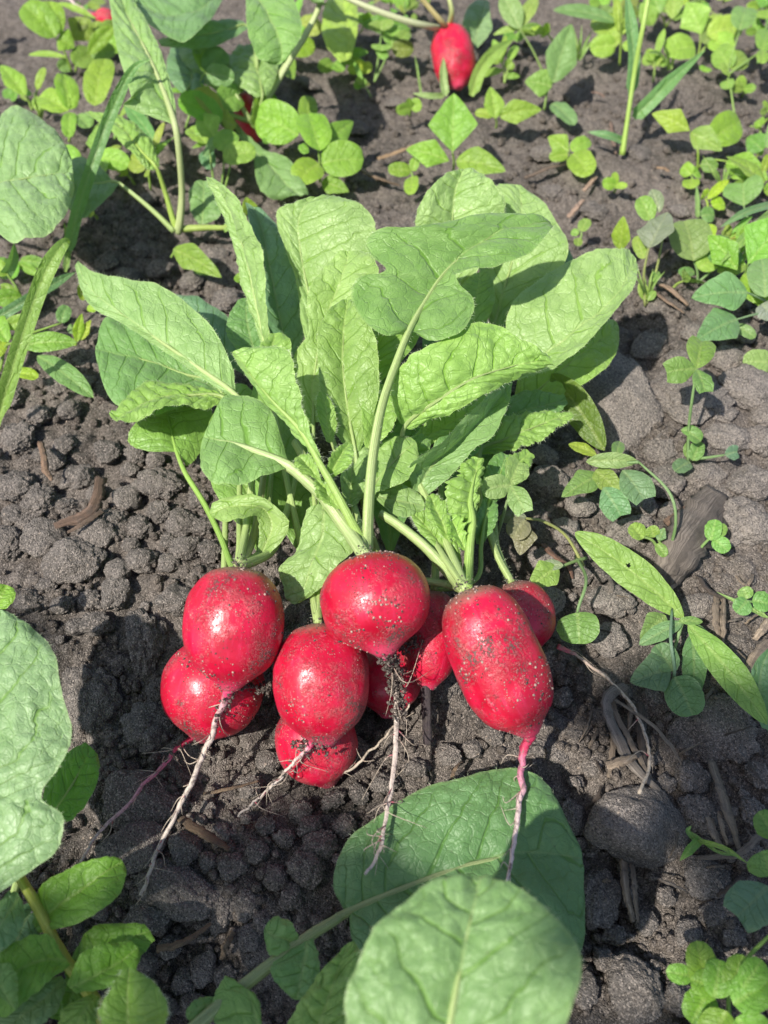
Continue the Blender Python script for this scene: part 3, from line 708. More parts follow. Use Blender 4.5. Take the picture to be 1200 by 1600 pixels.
# ------------------------------------------------------------------ unseen leaf canopy, added only to shade the near soil
def shade_helper():
    g = np.random.default_rng(77); e = empty('shade_helper', (-1.0, -1.05, ground(-1.0, -1.05)), 'added unseen canopy of leaves put up to shade the near soil', 'shade_helper')
    top = 0.78; cells = []
    sh = np.array([SUN_DIR.x, SUN_DIR.y]) / SUN_DIR.z * top
    # canopy rim shaped for its shadow: uneven, with a bay in the middle
    rim = [(-300, 880), (0, 890), (180, 935), (300, 1110), (420, 1195), (560, 1225), (740, 1190), (860, 1110), (930, 1030), (1050, 1010), (1250, 985), (1500, 960)]
    rx = [P(x, y, 1.0) for x, y in rim]; RX = np.array([q[0] for q in rx]); RY = np.array([q[1] for q in rx])
    def gap(px, py, h, ax, ay): c = P(px, py, h); return ((c[0], c[1], ax, ay), h * .01)
    gaps = [gap(715, 1625, 10, .052, .060), gap(-20, 1170, 5.6, .060, .075), gap(215, 1570, 4.2, .022, .02), gap(1130, 1560, 3, .035, .03)]  # openings left in the canopy so sun reaches chosen leaves
    V = []; F = []; n = 0
    for layer in range(4):
        for x in np.arange(-.42, .46, .034):
            for y in np.arange(-.62, .05, .034):
                X = x + g.normal() * .012; Y = y + g.normal() * .012
                if Y > np.interp(X, RX, RY) - .018 - .006 * g.uniform(): continue
                if g.uniform() < .16: continue
                if any(((X + SUN_DIR.x / SUN_DIR.z * hh - q[0]) / q[2]) ** 2 + ((Y + SUN_DIR.y / SUN_DIR.z * hh - q[1]) / q[3]) ** 2 < 1 for q, hh in gaps): continue
                z = top + layer * .05 + g.normal() * .015; c = np.array([X, Y, 0]) + np.array([SUN_DIR.x, SUN_DIR.y, 0]) / SUN_DIR.z * z + np.array([0, 0, z])
                a = g.uniform(0, 6.28); t = nrm([math.cos(a), math.sin(a), g.normal() * .3]); s = nrm(np.cross(t, [g.normal() * .25, g.normal() * .25, 1])); l = g.uniform(.028, .040); w = l * .62
                up = nrm(np.cross(s, t))
                row = []
                for u, k in ((-1, .05), (-.6, .8), (0, 1), (.55, .72), (1, .04)):
                    m = c + t * l * u - up * .006 * u * u
                    row += [m - s * w * k + up * .006 * k, m, m + s * w * k + up * .006 * k]
                V += row; F.append(grid_faces(5, 3) + n); n += 15
    V = np.array(V); o = link('shade_leaves', mesh('shade_leaves', V - origin(e), np.vstack(F), M_SHADE_LEAF), e); o['kind'] = 'stuff'
    tips = [np.array([x, y, top + .06]) for x, y in ((-.8, -.62), (-.7, -.8), (-.45, -.85), (-.9, -.5), (-.5, -.65), (-.25, -.9), (-.35, -.7))]
    for t in tips:
        b = np.array([-1.0, -1.05, 0.0]) + g.normal(size=3) * [.02, .02, 0]
        tube('helper_branch', [b, b * .6 + t * .4 + np.array([-.05, -.08, .12]), t], [.009, .006, .002], M_STRAW, e, 7, 16, 1, .05, (.6, .5, .42))
k_ = NT('shade_leaf_surface'); M_SHADE_LEAF = k_.done(k_.node('MixShader', {0: .08, 1: k_.bsdf((0.06, 0.12, 0.03), .5), 2: k_.node('BsdfTranslucent', {'Color': (0.12, 0.2, 0.04)})}))
shade_helper()

# ------------------------------------------------------------------ radishes
RADISH_GROUP = 'pulled radishes lying in one bunch'
def to_px(q):
    v = np.asarray(q) - CAM; z = v @ FWD
    return np.stack([600 + FPX * v[..., 0] / z, 800 - FPX * (v @ UPV) / z], -1)

def radish(cx, cy, ch, L, D, ang, tilt, label, p=2.25, group=RADISH_GROUP, dirt=260, skew=0.0, seed=0, tailw=1.0, patches=()):
    c = P(cx, cy, ch); s = px_size(c); g = np.random.default_rng(seed + 50)
    a = math.radians(ang); ti = math.radians(tilt)
    ax = math.cos(ti) * (math.sin(a) * np.array([1., 0, 0]) - math.cos(a) * UPV) - math.sin(ti) * FWD
    ln = L * s; rad = D * s * .5
    e = empty('radish', c, label, 'radish', group)
    ns, nc = 56, 56
    u = (1 - np.cos(np.linspace(0, 1, ns) * math.pi)) / 2
    x = 2 * u - 1 + skew * (1 - (2 * u - 1) ** 2)
    r = rad * np.clip(1 - np.abs(x) ** p, 0, 1) ** .5
    tail = 0.0021 * tailw
    ks = .90 if p > 2.8 else .945
    k = np.clip((u - ks) / (1 - ks), 0, 1) ** 1.6; r = r * (1 - k) + (np.maximum(r, 0) * .5 + tail * .9) * k
    r[-1] = tail * .6
    pos = c + ax * ((u[:, None] - .5) * ln) + ax * (np.clip((u - .93) / .07, 0, 1) ** 2)[:, None] * rad * .16
    crownflat = np.clip((.06 - u) / .06, 0, 1); pos = pos + ax * (crownflat[:, None] * ln * .018)
    t = nrm(ax); b1 = nrm(np.cross(t, [0.3, .9, .2])); b2 = np.cross(t, b1)
    th = np.arange(nc) * 2 * math.pi / nc
    dirs = np.cos(th)[:, None] * b1 + np.sin(th)[:, None] * b2
    o3 = Vector(g.uniform(-20, 20, 3))
    V = np.zeros((ns, nc, 3))
    for i in range(ns):
        for j in range(nc):
            q = pos[i] + dirs[j] * r[i]; d = (q - c) / rad
            w = 1 + .050 * mnoise.noise(Vector(d * 0.8) + o3) + .016 * mnoise.noise(Vector(d * 3.0) + o3) + .006 * mnoise.noise(Vector(d * 8) + o3)
            V[i, j] = pos[i] + dirs[j] * r[i] * w
    uv = np.stack([np.broadcast_to(th / 6.2832, (ns, nc)), np.broadcast_to(u[:, None], (ns, nc))], -1)
    verts = np.vstack([V.reshape(-1, 3), pos[:1], pos[-1:]]) - c
    jj = np.arange(nc); F = [grid_faces(ns, nc, True), np.stack([np.full(nc, ns * nc), (jj + 1) % nc, jj], -1), np.stack([np.full(nc, ns * nc + 1), (ns - 1) * nc + jj, (ns - 1) * nc + (jj + 1) % nc], -1)]
    uvs = np.vstack([uv.reshape(-1, 2), [[0, 0]], [[0, 1]]])
    link('bulb', mesh('bulb', verts, F, M_SKIN, {'span': uvs}), e)
    if patches:
        nv = V - c; face = (nv * (CAM - c)).sum(-1) > 0; pp = to_px(V); pts = []; sz = []
        for px, py, rp, k_ in patches:
            ii = np.argwhere(face & (np.hypot(pp[..., 0] - px, pp[..., 1] - py) < rp * 1.3))
            if not len(ii): continue
            for _ in range(k_):
                i, j = ii[int(g.integers(len(ii)))]; q = V[i, j] + (V[min(i + 1, ns - 1), (j + 1) % nc] - V[i, j]) * g.uniform() + (V[i, (j + 1) % nc] - V[i, j]) * g.uniform()
                w = mnoise.noise(Vector((q - c) / rad * 5) + o3); rr_ = np.hypot(*(to_px(q) - [px, py])) / rp
                if rr_ + .5 * w < .95 and w > -.25: pts.append(q); sz.append(.00013 + .00042 * g.power(.3))
        if pts:
            o = crumbs('soil_grains', pts, sz, M_GRAIN, e, seed + 9, 1); o['kind'] = 'stuff'
    # grains and crumbs of soil stuck to the skin, thicker around the crown and the tail
    if dirt:
        pts = []; sz = []
        while len(pts) < dirt:
            i = int(g.integers(2, ns - 3)); j = int(g.integers(0, nc)); q = V[i, j] + (V[i + 1, (j + 1) % nc] - V[i, j]) * g.uniform()
            d = (q - c) / rad
            dens = mnoise.noise(Vector(d * 2.2) + o3) * 1.1 + .22 + (.8 if u[i] > .93 else 0) + (.3 if u[i] < .07 else 0)
            if g.uniform() < dens: pts.append(q); sz.append(g.choice([.00014, .0002, .0003, .0005], p=[.42, .34, .18, .06]))
        o = crumbs('soil_grains', pts, sz, M_GRAIN, e, seed + 3, 1); o['kind'] = 'stuff'
    return e, pos[0] + ax * ln * .01, pos[-1] - ax * .0012, c, rad

gk = NT('soil_grain_surface'); _g = gk.node('NewGeometry', None, None)
M_GRAIN = gk.done(gk.bsdf(gk.mix(gk.ramp(_g.outputs['Random Per Island'], .55, .7), (0.06, 0.047, 0.04), (0.36, 0.27, 0.22)), 0.9))

def taproot(e, start, pts, r0, r1, mat, seed=0, rootlets=5, lab=None, rl=0.010, jit=.0005):
    pp = [np.array(start)] + [q if isinstance(q, np.ndarray) else P(*q) for q in pts]
    n = 44; rr = np.interp(np.linspace(0, 1, len(pp)), [0, .12, 1], [r0, r0 * .58, r1])
    o = tube('taproot', pp, rr, mat, e, 9, n, 1.0, .09, None, jit, seed)
    if lab: o['label'] = lab
    g = np.random.default_rng(seed); line = catmull(pp, 60)
    for i in range(rootlets):
        k = int(g.uniform(.08, .9) * 59); a = line[k]; d = nrm(nrm(line[min(k + 2, 59)] - a) * g.uniform(.1, .9) + g.normal(size=3) * .7)
        l = rl * g.uniform(.4, 1.2)
        b = a + d * l * .5 + g.normal(size=3) * l * .15; c = a + d * l + g.normal(size=3) * l * .3 - np.array([0, 0, l * .3])
        tube('rootlet', [a, b, c], [.00022, .00016, .00007], M_ROOTT, o, 5, 9, 1.0)
    return o, line

def stem_crumbs(e, line, lo, hi, count, spread, seed, mat=None, smin=.0003, smax=.0010):
    g = np.random.default_rng(seed); k = g.uniform(lo, hi, count) * (len(line) - 1)
    i = np.floor(k).astype(int); q = line[i] + (line[np.minimum(i + 1, len(line) - 1)] - line[i]) * (k - i)[:, None]
    d = nrm(g.normal(size=(count, 3))) * spread * g.uniform(.25, 1, size=(count, 1))
    o = crumbs('soil_grains', q + d, smin + (smax - smin) * g.power(.35, count), M_CRUMB, e, seed, 1); o['kind'] = 'stuff'
    return o

r1, cr1, t1, c1, q1 = radish(366, 974, 5.2, 184, 156, -3, 6, 'big round red radish topmost on the left with a long pale root', 2.35, seed=1, patches=[(400,920,44,240),(345,1050,30,200)])
r2, cr2, t2, c2, q2 = radish(332, 1075, 1.7, 150, 158, -14, -4, 'red radish tucked under the big round left one with a pink root', 2.3, seed=2, patches=[(300,1040,34,260),(385,1100,34,200)])
r3, cr3, t3, c3, q3 = radish(502, 1062, 3.7, 182, 152, 4, 10, 'plump red radish in the middle with a scar left of centre', 2.35, seed=3, patches=[(462,1112,20,200),(530,1000,40,200)])
r4, cr4, t4, c4, q4 = radish(494, 1158, 0.9, 132, 128, 16, -6, 'lowest small red radish peeping out beneath the plump middle one', 2.3, seed=4, patches=[(470,1190,26,160)])
r5, cr5, t5, c5, q5 = radish(586, 939, 5.8, 150, 174, 12, 20, 'round red radish at top centre with a soil patch and a dirt caked root', 2.2, seed=5, patches=[(604,955,34,520),(588,876,40,330),(555,1000,22,120)])
r6, cr6, t6, c6, q6 = radish(674, 995, 2.7, 150, 88, -4, 5, 'dark red radish wedged between the top centre one and the long one', 2.5, seed=6)
r7, cr7, t7, c7, q7 = radish(606, 1054, 1.0, 116, 108, 0, 5, 'shadowed red radish low behind the dirt caked root', 2.3, seed=7)
r8, cr8, t8, c8, q8 = radish(776, 1028, 4.5, 240, 140, 24, 6, 'long cylinder shaped red radish on the right with a bright pink root', 3.1, seed=8, patches=[(722,930,36,420),(845,1062,34,260),(740,1040,24,120),(800,960,26,90)], dirt=420)
r9, cr9, t9, c9, q9 = radish(813, 962, 1.9, 112, 108, 15, 0, 'small dark red radish half hidden behind the long right one', 2.2, seed=9, patches=[(835,960,26,220)])
for e_, c_, q_ in ((r1,c1,q1),(r2,c2,q2),(r3,c3,q3),(r4,c4,q4),(r5,c5,q5),(r6,c6,q6),(r7,c7,q7),(r8,c8,q8),(r9,c9,q9)):
    for f_, d_, w_ in ((r1,c1,q1),(r2,c2,q2),(r3,c3,q3),(r4,c4,q4),(r5,c5,q5),(r6,c6,q6),(r7,c7,q7),(r8,c8,q8),(r9,c9,q9)):
        if e_.name < f_.name and np.linalg.norm(c_ - d_) < q_ + w_: print('bulbs meet', e_.name, f_.name, round(100 * (q_ + w_ - np.linalg.norm(c_ - d_)), 2), 'cm')

o, ln = taproot(r1, t1, [(345,1110,3.0),(322,1165,2.5),(300,1220,2.0),(275,1270,1.6),(250,1318,1.2),(232,1362,.9),(220,1400,.7)], .0018, .0005, M_ROOT, 1, 18)
stem_crumbs(r1, ln, .0, .22, 70, .0035, 11)
stem_crumbs(r1, np.array([P(372,1068,3.0), P(400,1072,3.0), P(425,1078,2.9)]), 0, 1, 120, .0032, 12)
o, ln = taproot(r2, t2, [(282,1165,1.0),(262,1190,.9),(232,1222,.9),(190,1268,1.0),(150,1308,1.2),(120,1355,1.6),(85,1396,2.2),(50,1425,2.9)], .0015, .00035, M_ROOTP, 2, 16)
stem_crumbs(r2, ln, .0, .25, 60, .003, 13)
o, ln = taproot(r3, P(488,1160,2.9), [(468,1185,2.5),(440,1214,2.0),(405,1247,1.4),(370,1276,.9)], .0010, .0004, M_ROOT, 3, 16)
stem_crumbs(r3, np.array([P(468,1160,2.7), P(490,1166,2.7), P(512,1162,2.7)]), 0, 1, 150, .0045, 14)
o, ln = taproot(r4, t4, [(520,1214,.7),(552,1198,.9),(590,1165,1.0),(620,1130,1.1),(640,1100,1.3)], .0010, .0005, M_ROOTT, 4, 9)
o, ln = taproot(r5, t5, [(616,1050,3.4),(622,1100,2.9),(618,1165,2.5),(612,1230,2.6),(603,1285,2.75),(590,1330,2.85),(571,1366,2.85)], .0015, .0004, M_ROOT, 5, 24, rl=.016)
stem_crumbs(r5, ln, .0, .34, 800, .0042, 15)
stem_crumbs(r5, np.array([P(615,1015,3.6), P(640,1005,3.6), P(662,1000,3.3)]), 0, 1, 200, .0042, 16)
o, ln = taproot(r8, t8, [(816,1180,2.6),(815,1225,2.6),(808,1280,2.75),(800,1335,2.85),(793,1378,2.85)], .0024, .0005, M_ROOTP, 8, 16)
o, ln = taproot(r9, P(872, 1010, .9), [(905,1028,.7),(940,1052,.7),(975,1085,.8),(1000,1125,.9),(1012,1165,1.0),(1012,1200,1.2),(1000,1240,1.9)], .0011, .0006, M_ROOTT, 9, 5)
stick_pts = [P(658,965,3.5), P(662,1000,3.0), P(665,1060,2.0), P(667,1120,1.2), P(668,1163,.7)]
stick = tube('root_stick', [q - P(668,1163,.7) for q in stick_pts], [.0024, .0024, .0023, .0021, .0020], M_DARKSTICK, None, 10, 24, .8, .05)
stick.location = P(668,1163,.7)
tag(stick, 'dark purple brown root stub standing upright under the top centre radish', 'root')
o = stem_crumbs(stick, catmull(stick_pts, 20), .0, .42, 190, .0036, 18)

for e_, k_, n_, s_ in ((r1, cr1, 90, .0055), (r5, cr5, 130, .0060), (r8, cr8, 120, .0060), (r9, cr9, 60, .0045), (r3, cr3, 60, .005)):
    o = stem_crumbs(e_, np.array([k_, k_ + np.array([0, .0005, .0005])]), 0, 1, n_, s_, 60 + n_, None, .0002, .0006)

# ------------------------------------------------------------------ the leaves of the bunch
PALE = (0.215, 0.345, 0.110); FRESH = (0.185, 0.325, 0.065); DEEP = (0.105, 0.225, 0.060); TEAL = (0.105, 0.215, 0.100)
PST = (0.34, 0.44, 0.17)
C1, C5, C8, C3, C2, C6, C9, C7 = cr1, cr5, cr8, cr3, cr2, cr6, cr9, cr7
leaf(r5, [(639,518,9.3,632,522,645,516),(645,508,9.35,597,526,675,530),(655,490,9.4,562,492,713,525),(665,470,9.45,549,455,738,492),(675,452,9.5,560,437,739,466),(690,433,9.6,602,424,716,446),(700,420,9.7,577,394,713,430),(715,403,9.8,574,372,735,421),(735,388,9.9,600,360,770,415),(760,372,10,660,357,803,402),(790,358,10,725,339,835,386),(825,350,9.9,795,327,853,370),(856,349,9.6,840,333,862,358),(862,350,9.4,860,345,864,354)],
     fold=(.5,.2), n=110, m=26, tint=(0.140,0.262,0.066), stalk=[(622,560,8.9),(598,630,8.2),(583,710,7.2),(576,790,6.2),(574,850,5.6),C5], sw=(.17,.24,.30), stint=PST, hair=160, ripple=.003, nv=6, slant=.26, quilt=.0006, label='lobed leaf standing highest on a long pale stalk')
leaf(r9, [(800,590,4.6,796,588,806,594),(835,565,5.2,790,530,850,580),(870,540,5.8,800,480,885,562),(905,513,6.3,840,437,920,532),(940,485,6.8,888,407,952,500),(968,455,7.2,930,391,980,466),(985,425,7.4,968,389,994,440),(993,405,7.4,985,395,996,415)],
     fold=(.4,.3), tint=PALE, stalk=[(770,640,4.2),(745,740,3.6),(770,850,3.0),C9], stint=PST, hair=200, ripple=.002, nv=6, quilt=.0008, under=True, n=90, m=20)
leaf(r9, [(800,645,2.8,798,640,804,650),(840,610,3.2,815,580,850,632),(880,575,3.6,845,540,900,605),(920,545,3.9,890,505,940,580),(950,520,4.1,930,490,965,545),(965,505,4.1,957,497,968,515)], tint=FRESH, stalk=[(775,720,2.8),(775,850,2.6),C9], hair=90, ripple=.002)
leaf(r8, [(632,668,6.4,622,655,640,672),(660,645,7.3,610,618,672,660),(690,622,8.0,620,580,705,645),(720,602,8.4,655,549,745,625),(750,587,8.6,715,514,775,607),(785,576,8.6,762,501,805,592),(815,569,8.6,803,522,832,580),(845,566,8.6,836,542,853,573),(866,568,8.6,860,558,869,570)],
     fold=(.9,-.5), tint=(0.20,0.355,0.075), stalk=[(640,720,5.2),(690,830,4.6),C8], stint=PST, hair=220, ripple=.003, scallop=.12, sf=11, quilt=.0012, nv=8, n=100, m=22, label='crinkled yellow green leaf with ragged scalloped edge')
leaf(r8, [(652,775,4.6,645,768,660,781),(662,745,5,638,735,690,754),(685,718,5.3,652,716,718,730),(718,688,5.7,690,688,745,700),(752,655,6,730,650,775,672),(780,622,6.2,766,615,792,632),(798,592,6.3,794,590,801,598)],
     fold=(1.1,.2), tint=(0.17,0.30,0.10), stalk=[(675,840,4.6),C8], stint=PST, hair=140, under=True, quilt=.0006)
leaf(r8, [(640,700,4.2,636,694,646,704),(690,668,4.6,670,655,700,685),(740,640,5,725,628,745,652),(780,612,5.2,775,606,783,615)], tint=FRESH, hair=60)
leaf(r9, [(748,705,3.8,744,698,752,710),(790,685,4.1,780,655,802,702),(830,668,4.3,815,645,842,684),(870,653,4.4,858,642,877,665),(896,646,4.4,890,643,897,650)], tint=FRESH, scallop=.16, sf=16, hair=160, quilt=.001, nv=9, stalk=[(745,760,3.4),(775,850,2.8),C9], sw=(.08,.12,.16))
leaf(r9, [(745,690,3.2,740,683,750,696),(790,655,3.5,775,630,805,680),(840,635,3.7,825,610,860,655),(885,625,3.7,880,615,888,632)], tint=DEEP, scallop=.1, sf=12)
leaf(r6, [(712,470,5.2,705,470,720,470),(710,420,6,672,420,750,415),(708,370,6.8,652,365,780,360),(708,325,7.6,651,333,790,320),(712,295,8.1,668,298,778,293),(720,275,8.4,695,272,756,273),(725,263,8.6,715,264,738,263)],
     fold=(.4,.4), tint=PALE, stalk=[(710,560,4.4),(690,760,3.2),C6], hair=120, scallop=.06, sf=13, quilt=.0011, nv=7, ripple=.002, n=84, m=20)
leaf(r6, [(772,510,3.8,765,505,780,514),(785,460,4.5,750,440,830,462),(800,410,5.2,752,380,872,425),(812,365,5.9,765,325,888,383),(815,325,6.4,772,300,862,335),(812,300,6.6,780,288,838,306),(805,288,6.7,795,287,815,290)], tint=PALE, stalk=[(750,600,3.4),(690,800,2.8),C6], hair=60, ripple=.002, scallop=.05)
leaf(r6, [(770,505,3.4,764,498,778,514),(820,462,4,795,425,845,487),(860,425,4.4,830,380,890,450),(892,395,4.6,880,375,898,412)], tint=TEAL, hair=40, ripple=.002)
leaf(r6, [(738,525,5,728,525,748,525),(742,480,5.5,716,480,770,480),(748,445,6,720,448,772,440),(750,425,6.2,738,428,762,424)], tint=FRESH, scallop=.05, sf=14)
leaf(r5, [(495,560,4.6,485,560,505,560),(488,500,5.2,470,500,560,490),(480,450,5.8,462,440,580,440),(472,410,6.5,447,395,588,395),(466,375,7.1,434,355,588,360),(466,345,7.6,431,330,575,328),(475,322,8,445,317,545,309),(492,307,8.2,475,308,512,304)],
     fold=(.2,.8), tint=PALE, stalk=[(505,640,4.4),(550,780,4.6),C5], stint=PST, hair=140, scallop=.06, sf=12, quilt=.0011, ripple=.002, n=84, m=20)
leaf(r3, [(490,660,4.8,478,660,505,660),(488,610,5.4,458,600,525,610),(495,560,6,460,548,540,560),(503,520,6.5,481,520,560,515),(515,480,7,480,478,578,470),(530,445,7.5,487,445,590,435),(540,415,7.8,508,413,588,410),(545,392,8,530,393,565,393)],
     fold=(.2,.5), tint=(0.22,0.35,0.10), stalk=[(490,760,4.4),(500,880,3.8),C3], hair=60, ripple=.002)
leaf(r7, [(555,705,5.6,548,705,562,705),(548,670,6,520,672,580,660),(542,630,6.5,505,630,590,620),(537,590,7,498,590,592,580),(535,550,7.4,495,550,589,540),(537,510,7.8,499,510,578,505),(541,482,8,513,485,562,480),(543,467,8.1,533,468,553,468)],
     fold=(.3,.6), tint=(0.18,0.30,0.075), stalk=[(562,760,4.8),(590,880,3.2),C7], hair=120, quilt=.0009, scallop=.03)
leaf(r3, [(415,545,5.6,410,545,420,545),(404,500,6.2,395,500,416,500),(395,455,6.8,382,455,412,450),(385,410,7.4,370,408,410,410),(372,365,8,356,365,400,375),(357,325,8.5,340,325,384,335),(340,293,8.9,328,295,362,300),(328,276,9,322,276,335,278)],
     fold=(-.2,1.0), tint=PALE, stalk=[(425,620,5.2),(450,760,4.6),(480,890,3.9),C3], stint=PST, hair=180, scallop=.10, sf=15, quilt=.001, ripple=.002, label='narrow leaf folded along its midrib and standing upright')
leaf(r3, [(450,560,3.6,440,560,460,560),(440,510,4.2,400,510,478,515),(430,460,4.8,398,450,470,460),(420,410,5.4,395,390,462,405),(410,360,5.9,388,340,440,360),(395,322,6.2,383,315,410,328)], tint=TEAL, scallop=.04, fold=(.5,.5))
leaf(r1, [(405,575,4.4,398,575,412,575),(392,530,4.8,358,530,415,535),(385,495,5.1,355,498,405,490),(385,465,5.3,372,468,395,462)], tint=DEEP)
leaf(r2, [(390,590,3.2,380,585,398,596),(340,530,3.6,320,548,368,512),(290,480,3.9,272,494,316,468),(258,460,4,252,464,265,456)], tint=TEAL, ripple=.002)
leaf(r1, [(366,616,6.2,368,608,360,620),(335,592,6.4,360,565,328,600),(300,567,6.6,335,518,293,575),(262,540,6.7,300,481,255,548),(225,515,6.8,256,449,217,523),(190,490,6.8,212,439,180,500),(158,467,6.8,172,432,145,480),(136,443,6.8,142,423,128,452),(120,412,6.8,122,408,117,416)],
     fold=(.5,-.3), tint=(0.205,0.34,0.115), stalk=[(385,650,5.9),(395,720,5.2),(385,820,4.8),C1], sw=(.15,.18,.2), stint=PST, hair=220, quilt=.0006, ripple=.002, under=True, n=90, m=20)
leaf(r2, [(345,610,3,340,600,345,618),(300,590,3.3,290,540,300,625),(260,572,3.6,250,505,262,640),(220,560,3.8,215,492,225,645),(185,553,3.9,182,491,192,636),(160,548,3.9,158,505,166,612),(149,545,3.9,149,535,150,560)], fold=(.2,.3), tint=(0.13,0.265,0.075), stalk=[(350,720,3.0),(352,815,3.4),(350,900,3.4),C2], hair=40, ripple=.003)
leaf(r2, [(352,622,4.6,350,614,350,630),(310,618,4.8,310,602,318,635),(270,616,4.9,270,594,280,628),(235,625,4.9,232,595,245,640),(205,640,4.8,200,612,215,655),(182,650,4.7,178,636,188,658),(171,649,4.6,170,645,173,652)], fold=(-.5,.5), tint=FRESH, scallop=.08, sf=15, hair=200, quilt=.0012, nv=9, stalk=[(372,680,4.4),(374,800,4.3),(372,880,4.6),C2], label='small bristly leaf curling to the left')
leaf(r1, [(276,706,2.6,270,706,282,708),(273,695,2.7,235,703,292,726),(268,675,2.8,203,690,312,705),(264,655,2.9,203,672,328,670),(260,635,3,225,648,330,640),(255,610,3,235,620,300,615),(252,595,3,245,596,262,595)], fold=(.2,-.4), tint=(0.155,0.30,0.055), stalk=[(290,740,2.6),(318,785,2.7),(345,840,3.4),(362,884,4.6),C1], sw=(.12,.16,.18), stint=(0.24,0.40,0.08), ripple=.002)
leaf(r5, [(450,728,6.8,450,720,446,734),(425,715,6.95,438,680,420,740),(395,702,7,422,640,385,752),(365,692,7.05,395,620,355,756),(340,687,7.05,362,613,330,752),(325,684,7,342,630,314,732),(318,682,6.95,335,655,310,712)],
     fold=(.1,.2), tint=(0.165,0.300,0.085), stalk=[(472,745,6.6),(505,778,6.2),(540,825,5.7),C5], sw=(.24,.24,.30), stint=(0.36,0.45,0.20), nv=4, quilt=.0002, ripple=.0025, label='smooth heart shaped seed leaf spread flat on its stalk')
leaf(r3, [(505,785,5.4,478,795,525,800),(505,820,5.3,470,825,545,830),(498,850,5.1,462,858,552,855),(487,882,4.9,438,886,525,884),(478,908,4.7,438,908,512,908),(468,932,4.5,446,932,492,926),(460,944,4.4,454,942,468,942)], fold=(-.3,.3), tint=PALE, quilt=.0008, nv=5)
leaf(r1, [(400,880,4.6,396,878,405,880),(415,850,4.9,404,845,436,852),(425,822,5.3,404,818,452,822),(412,795,5.7,398,806,440,800),(385,790,5.9,380,810,405,776),(355,792,5.8,360,812,368,774),(335,800,5.6,345,813,338,783),(328,802,5.5,332,808,328,795)], tint=(0.20,0.32,0.085), nv=3, quilt=.0002, fold=(.2,.2), label='curled over seed leaf bent like a hook above the left radish')
leaf(r5, [(500,725,7.3,496,726,504,724),(480,692,7.6,476,694,487,688),(460,663,7.9,455,667,472,650),(435,638,8.2,430,642,468,625),(410,612,8.5,404,615,462,595),(388,582,8.8,383,585,455,560),(372,560,9,366,560,440,543),(364,549,9.1,361,549,395,541)],
     fold=(-.8,.5), tint=(0.20,0.345,0.085), stalk=[(520,760,6.9),(545,808,6.2),(566,848,5.6),C5], sw=(.15,.20,.24), stint=(0.28,0.42,0.10), hair=260, hl=.0018, scallop=.05, sf=16, quilt=.0011, nv=8)
leaf(r3, [(515,692,6.4,510,690,520,690),(512,660,6.7,500,660,526,660),(508,630,7,494,628,520,630),(502,612,7.1,498,612,507,612)], tint=FRESH, hair=120, scallop=.06, sf=14, hl=.0015)
leaf(r7, [(580,765,5.4,578,755,585,770),(595,745,5.6,582,725,612,763),(610,725,5.8,588,702,632,752),(628,708,5.9,602,688,648,732),(642,697,6,622,681,654,712),(650,690,6,640,682,653,700)], tint=(0.19,0.32,0.085), nv=3, quilt=.0002, stalk=[(575,810,4.6),(600,900,3),C7], sw=(.1,.14,.16))
leaf(r7, [(585,775,4.8,582,770,588,780),(610,780,4.9,600,765,612,803),(635,785,5,625,758,632,808),(655,788,5,648,765,650,802),(664,790,5,660,778,662,798)], tint=(0.19,0.31,0.10), nv=3, quilt=.0002)
leaf(r8, [(718,890,4.4,712,892,724,886),(700,862,4.7,690,870,715,850),(680,838,4.9,668,846,698,818),(660,815,5,648,818,676,800),(646,802,5,642,803,655,797)], tint=FRESH, hair=300, hl=.0016, scallop=.05, sf=16, quilt=.001)
leaf(r8, [(738,815,5.2,732,815,742,815),(735,785,5.4,702,800,748,785),(738,760,5.6,695,765,750,760),(744,735,5.8,718,735,757,732),(748,715,5.9,738,712,755,716)], tint=FRESH, scallop=.25, sf=9, ripple=.004, quilt=.0014, nv=6, stalk=[(734,850,4.9),(731,890,4.7),C8], sw=(.20,.24,.28), stint=(0.27,0.42,0.10))
leaf(r6, [(762,792,4.2,757,792,766,792),(775,760,4.3,755,755,795,765),(785,730,4.3,765,720,803,740),(790,710,4.3,782,706,798,712)], tint=DEEP, stalk=[(752,850,4.0),(744,905,3.6),C6], sw=(.1,.12,.14), stint=(0.24,0.40,0.09))
# a bare cut stalk, and leaves deep inside the bunch that close the gaps
o = tube('stalk', [P(594,802,5.3), P(625,822,5.2), P(665,855,5.0), P(700,893,4.8), np.array(C8)], [.0018, .0020, .0021, .0024, .0028], M_STALK, r8, 10, 26, .85, .02, PST); o['label'] = 'bare stalk with a brown cut end'
tube('stalk', [P(648,905,4.0), P(680,910,4.1), P(705,915,4.2), np.array(C8)], [.0014, .0016, .0018, .002], M_STALK, r8, 8, 16, .85, .02, PST)
tube('stalk', [P(412,740,4.4), P(404,800,4.3), P(392,850,4.6), np.array(C1)], [.0016, .0018, .0020, .0024], M_STALK, r1, 10, 20, .85, .02, (0.38,0.40,0.19))
tube('stalk', [P(425,735,4.0), P(418,800,4.0), P(408,860,4.4), np.array(C1)], [.0012, .0014, .0016, .002], M_STALK, r1, 8, 20, .85, .02, PST)
tube('stalk', [P(462,745,4.6), P(448,800,4.4), P(425,860,4.5), np.array(C1)], [.0014, .0017, .0020, .0022], M_STALK, r1, 10, 20, .85, .02, PST)
tube('stalk', [P(460,690,5.6), P(490,740,5.4), P(530,805,5.3), np.array(C5)], [.0020, .0024, .0028, .0030], M_STALK, r5, 10, 20, .7, .02, (0.34,0.42,0.17))
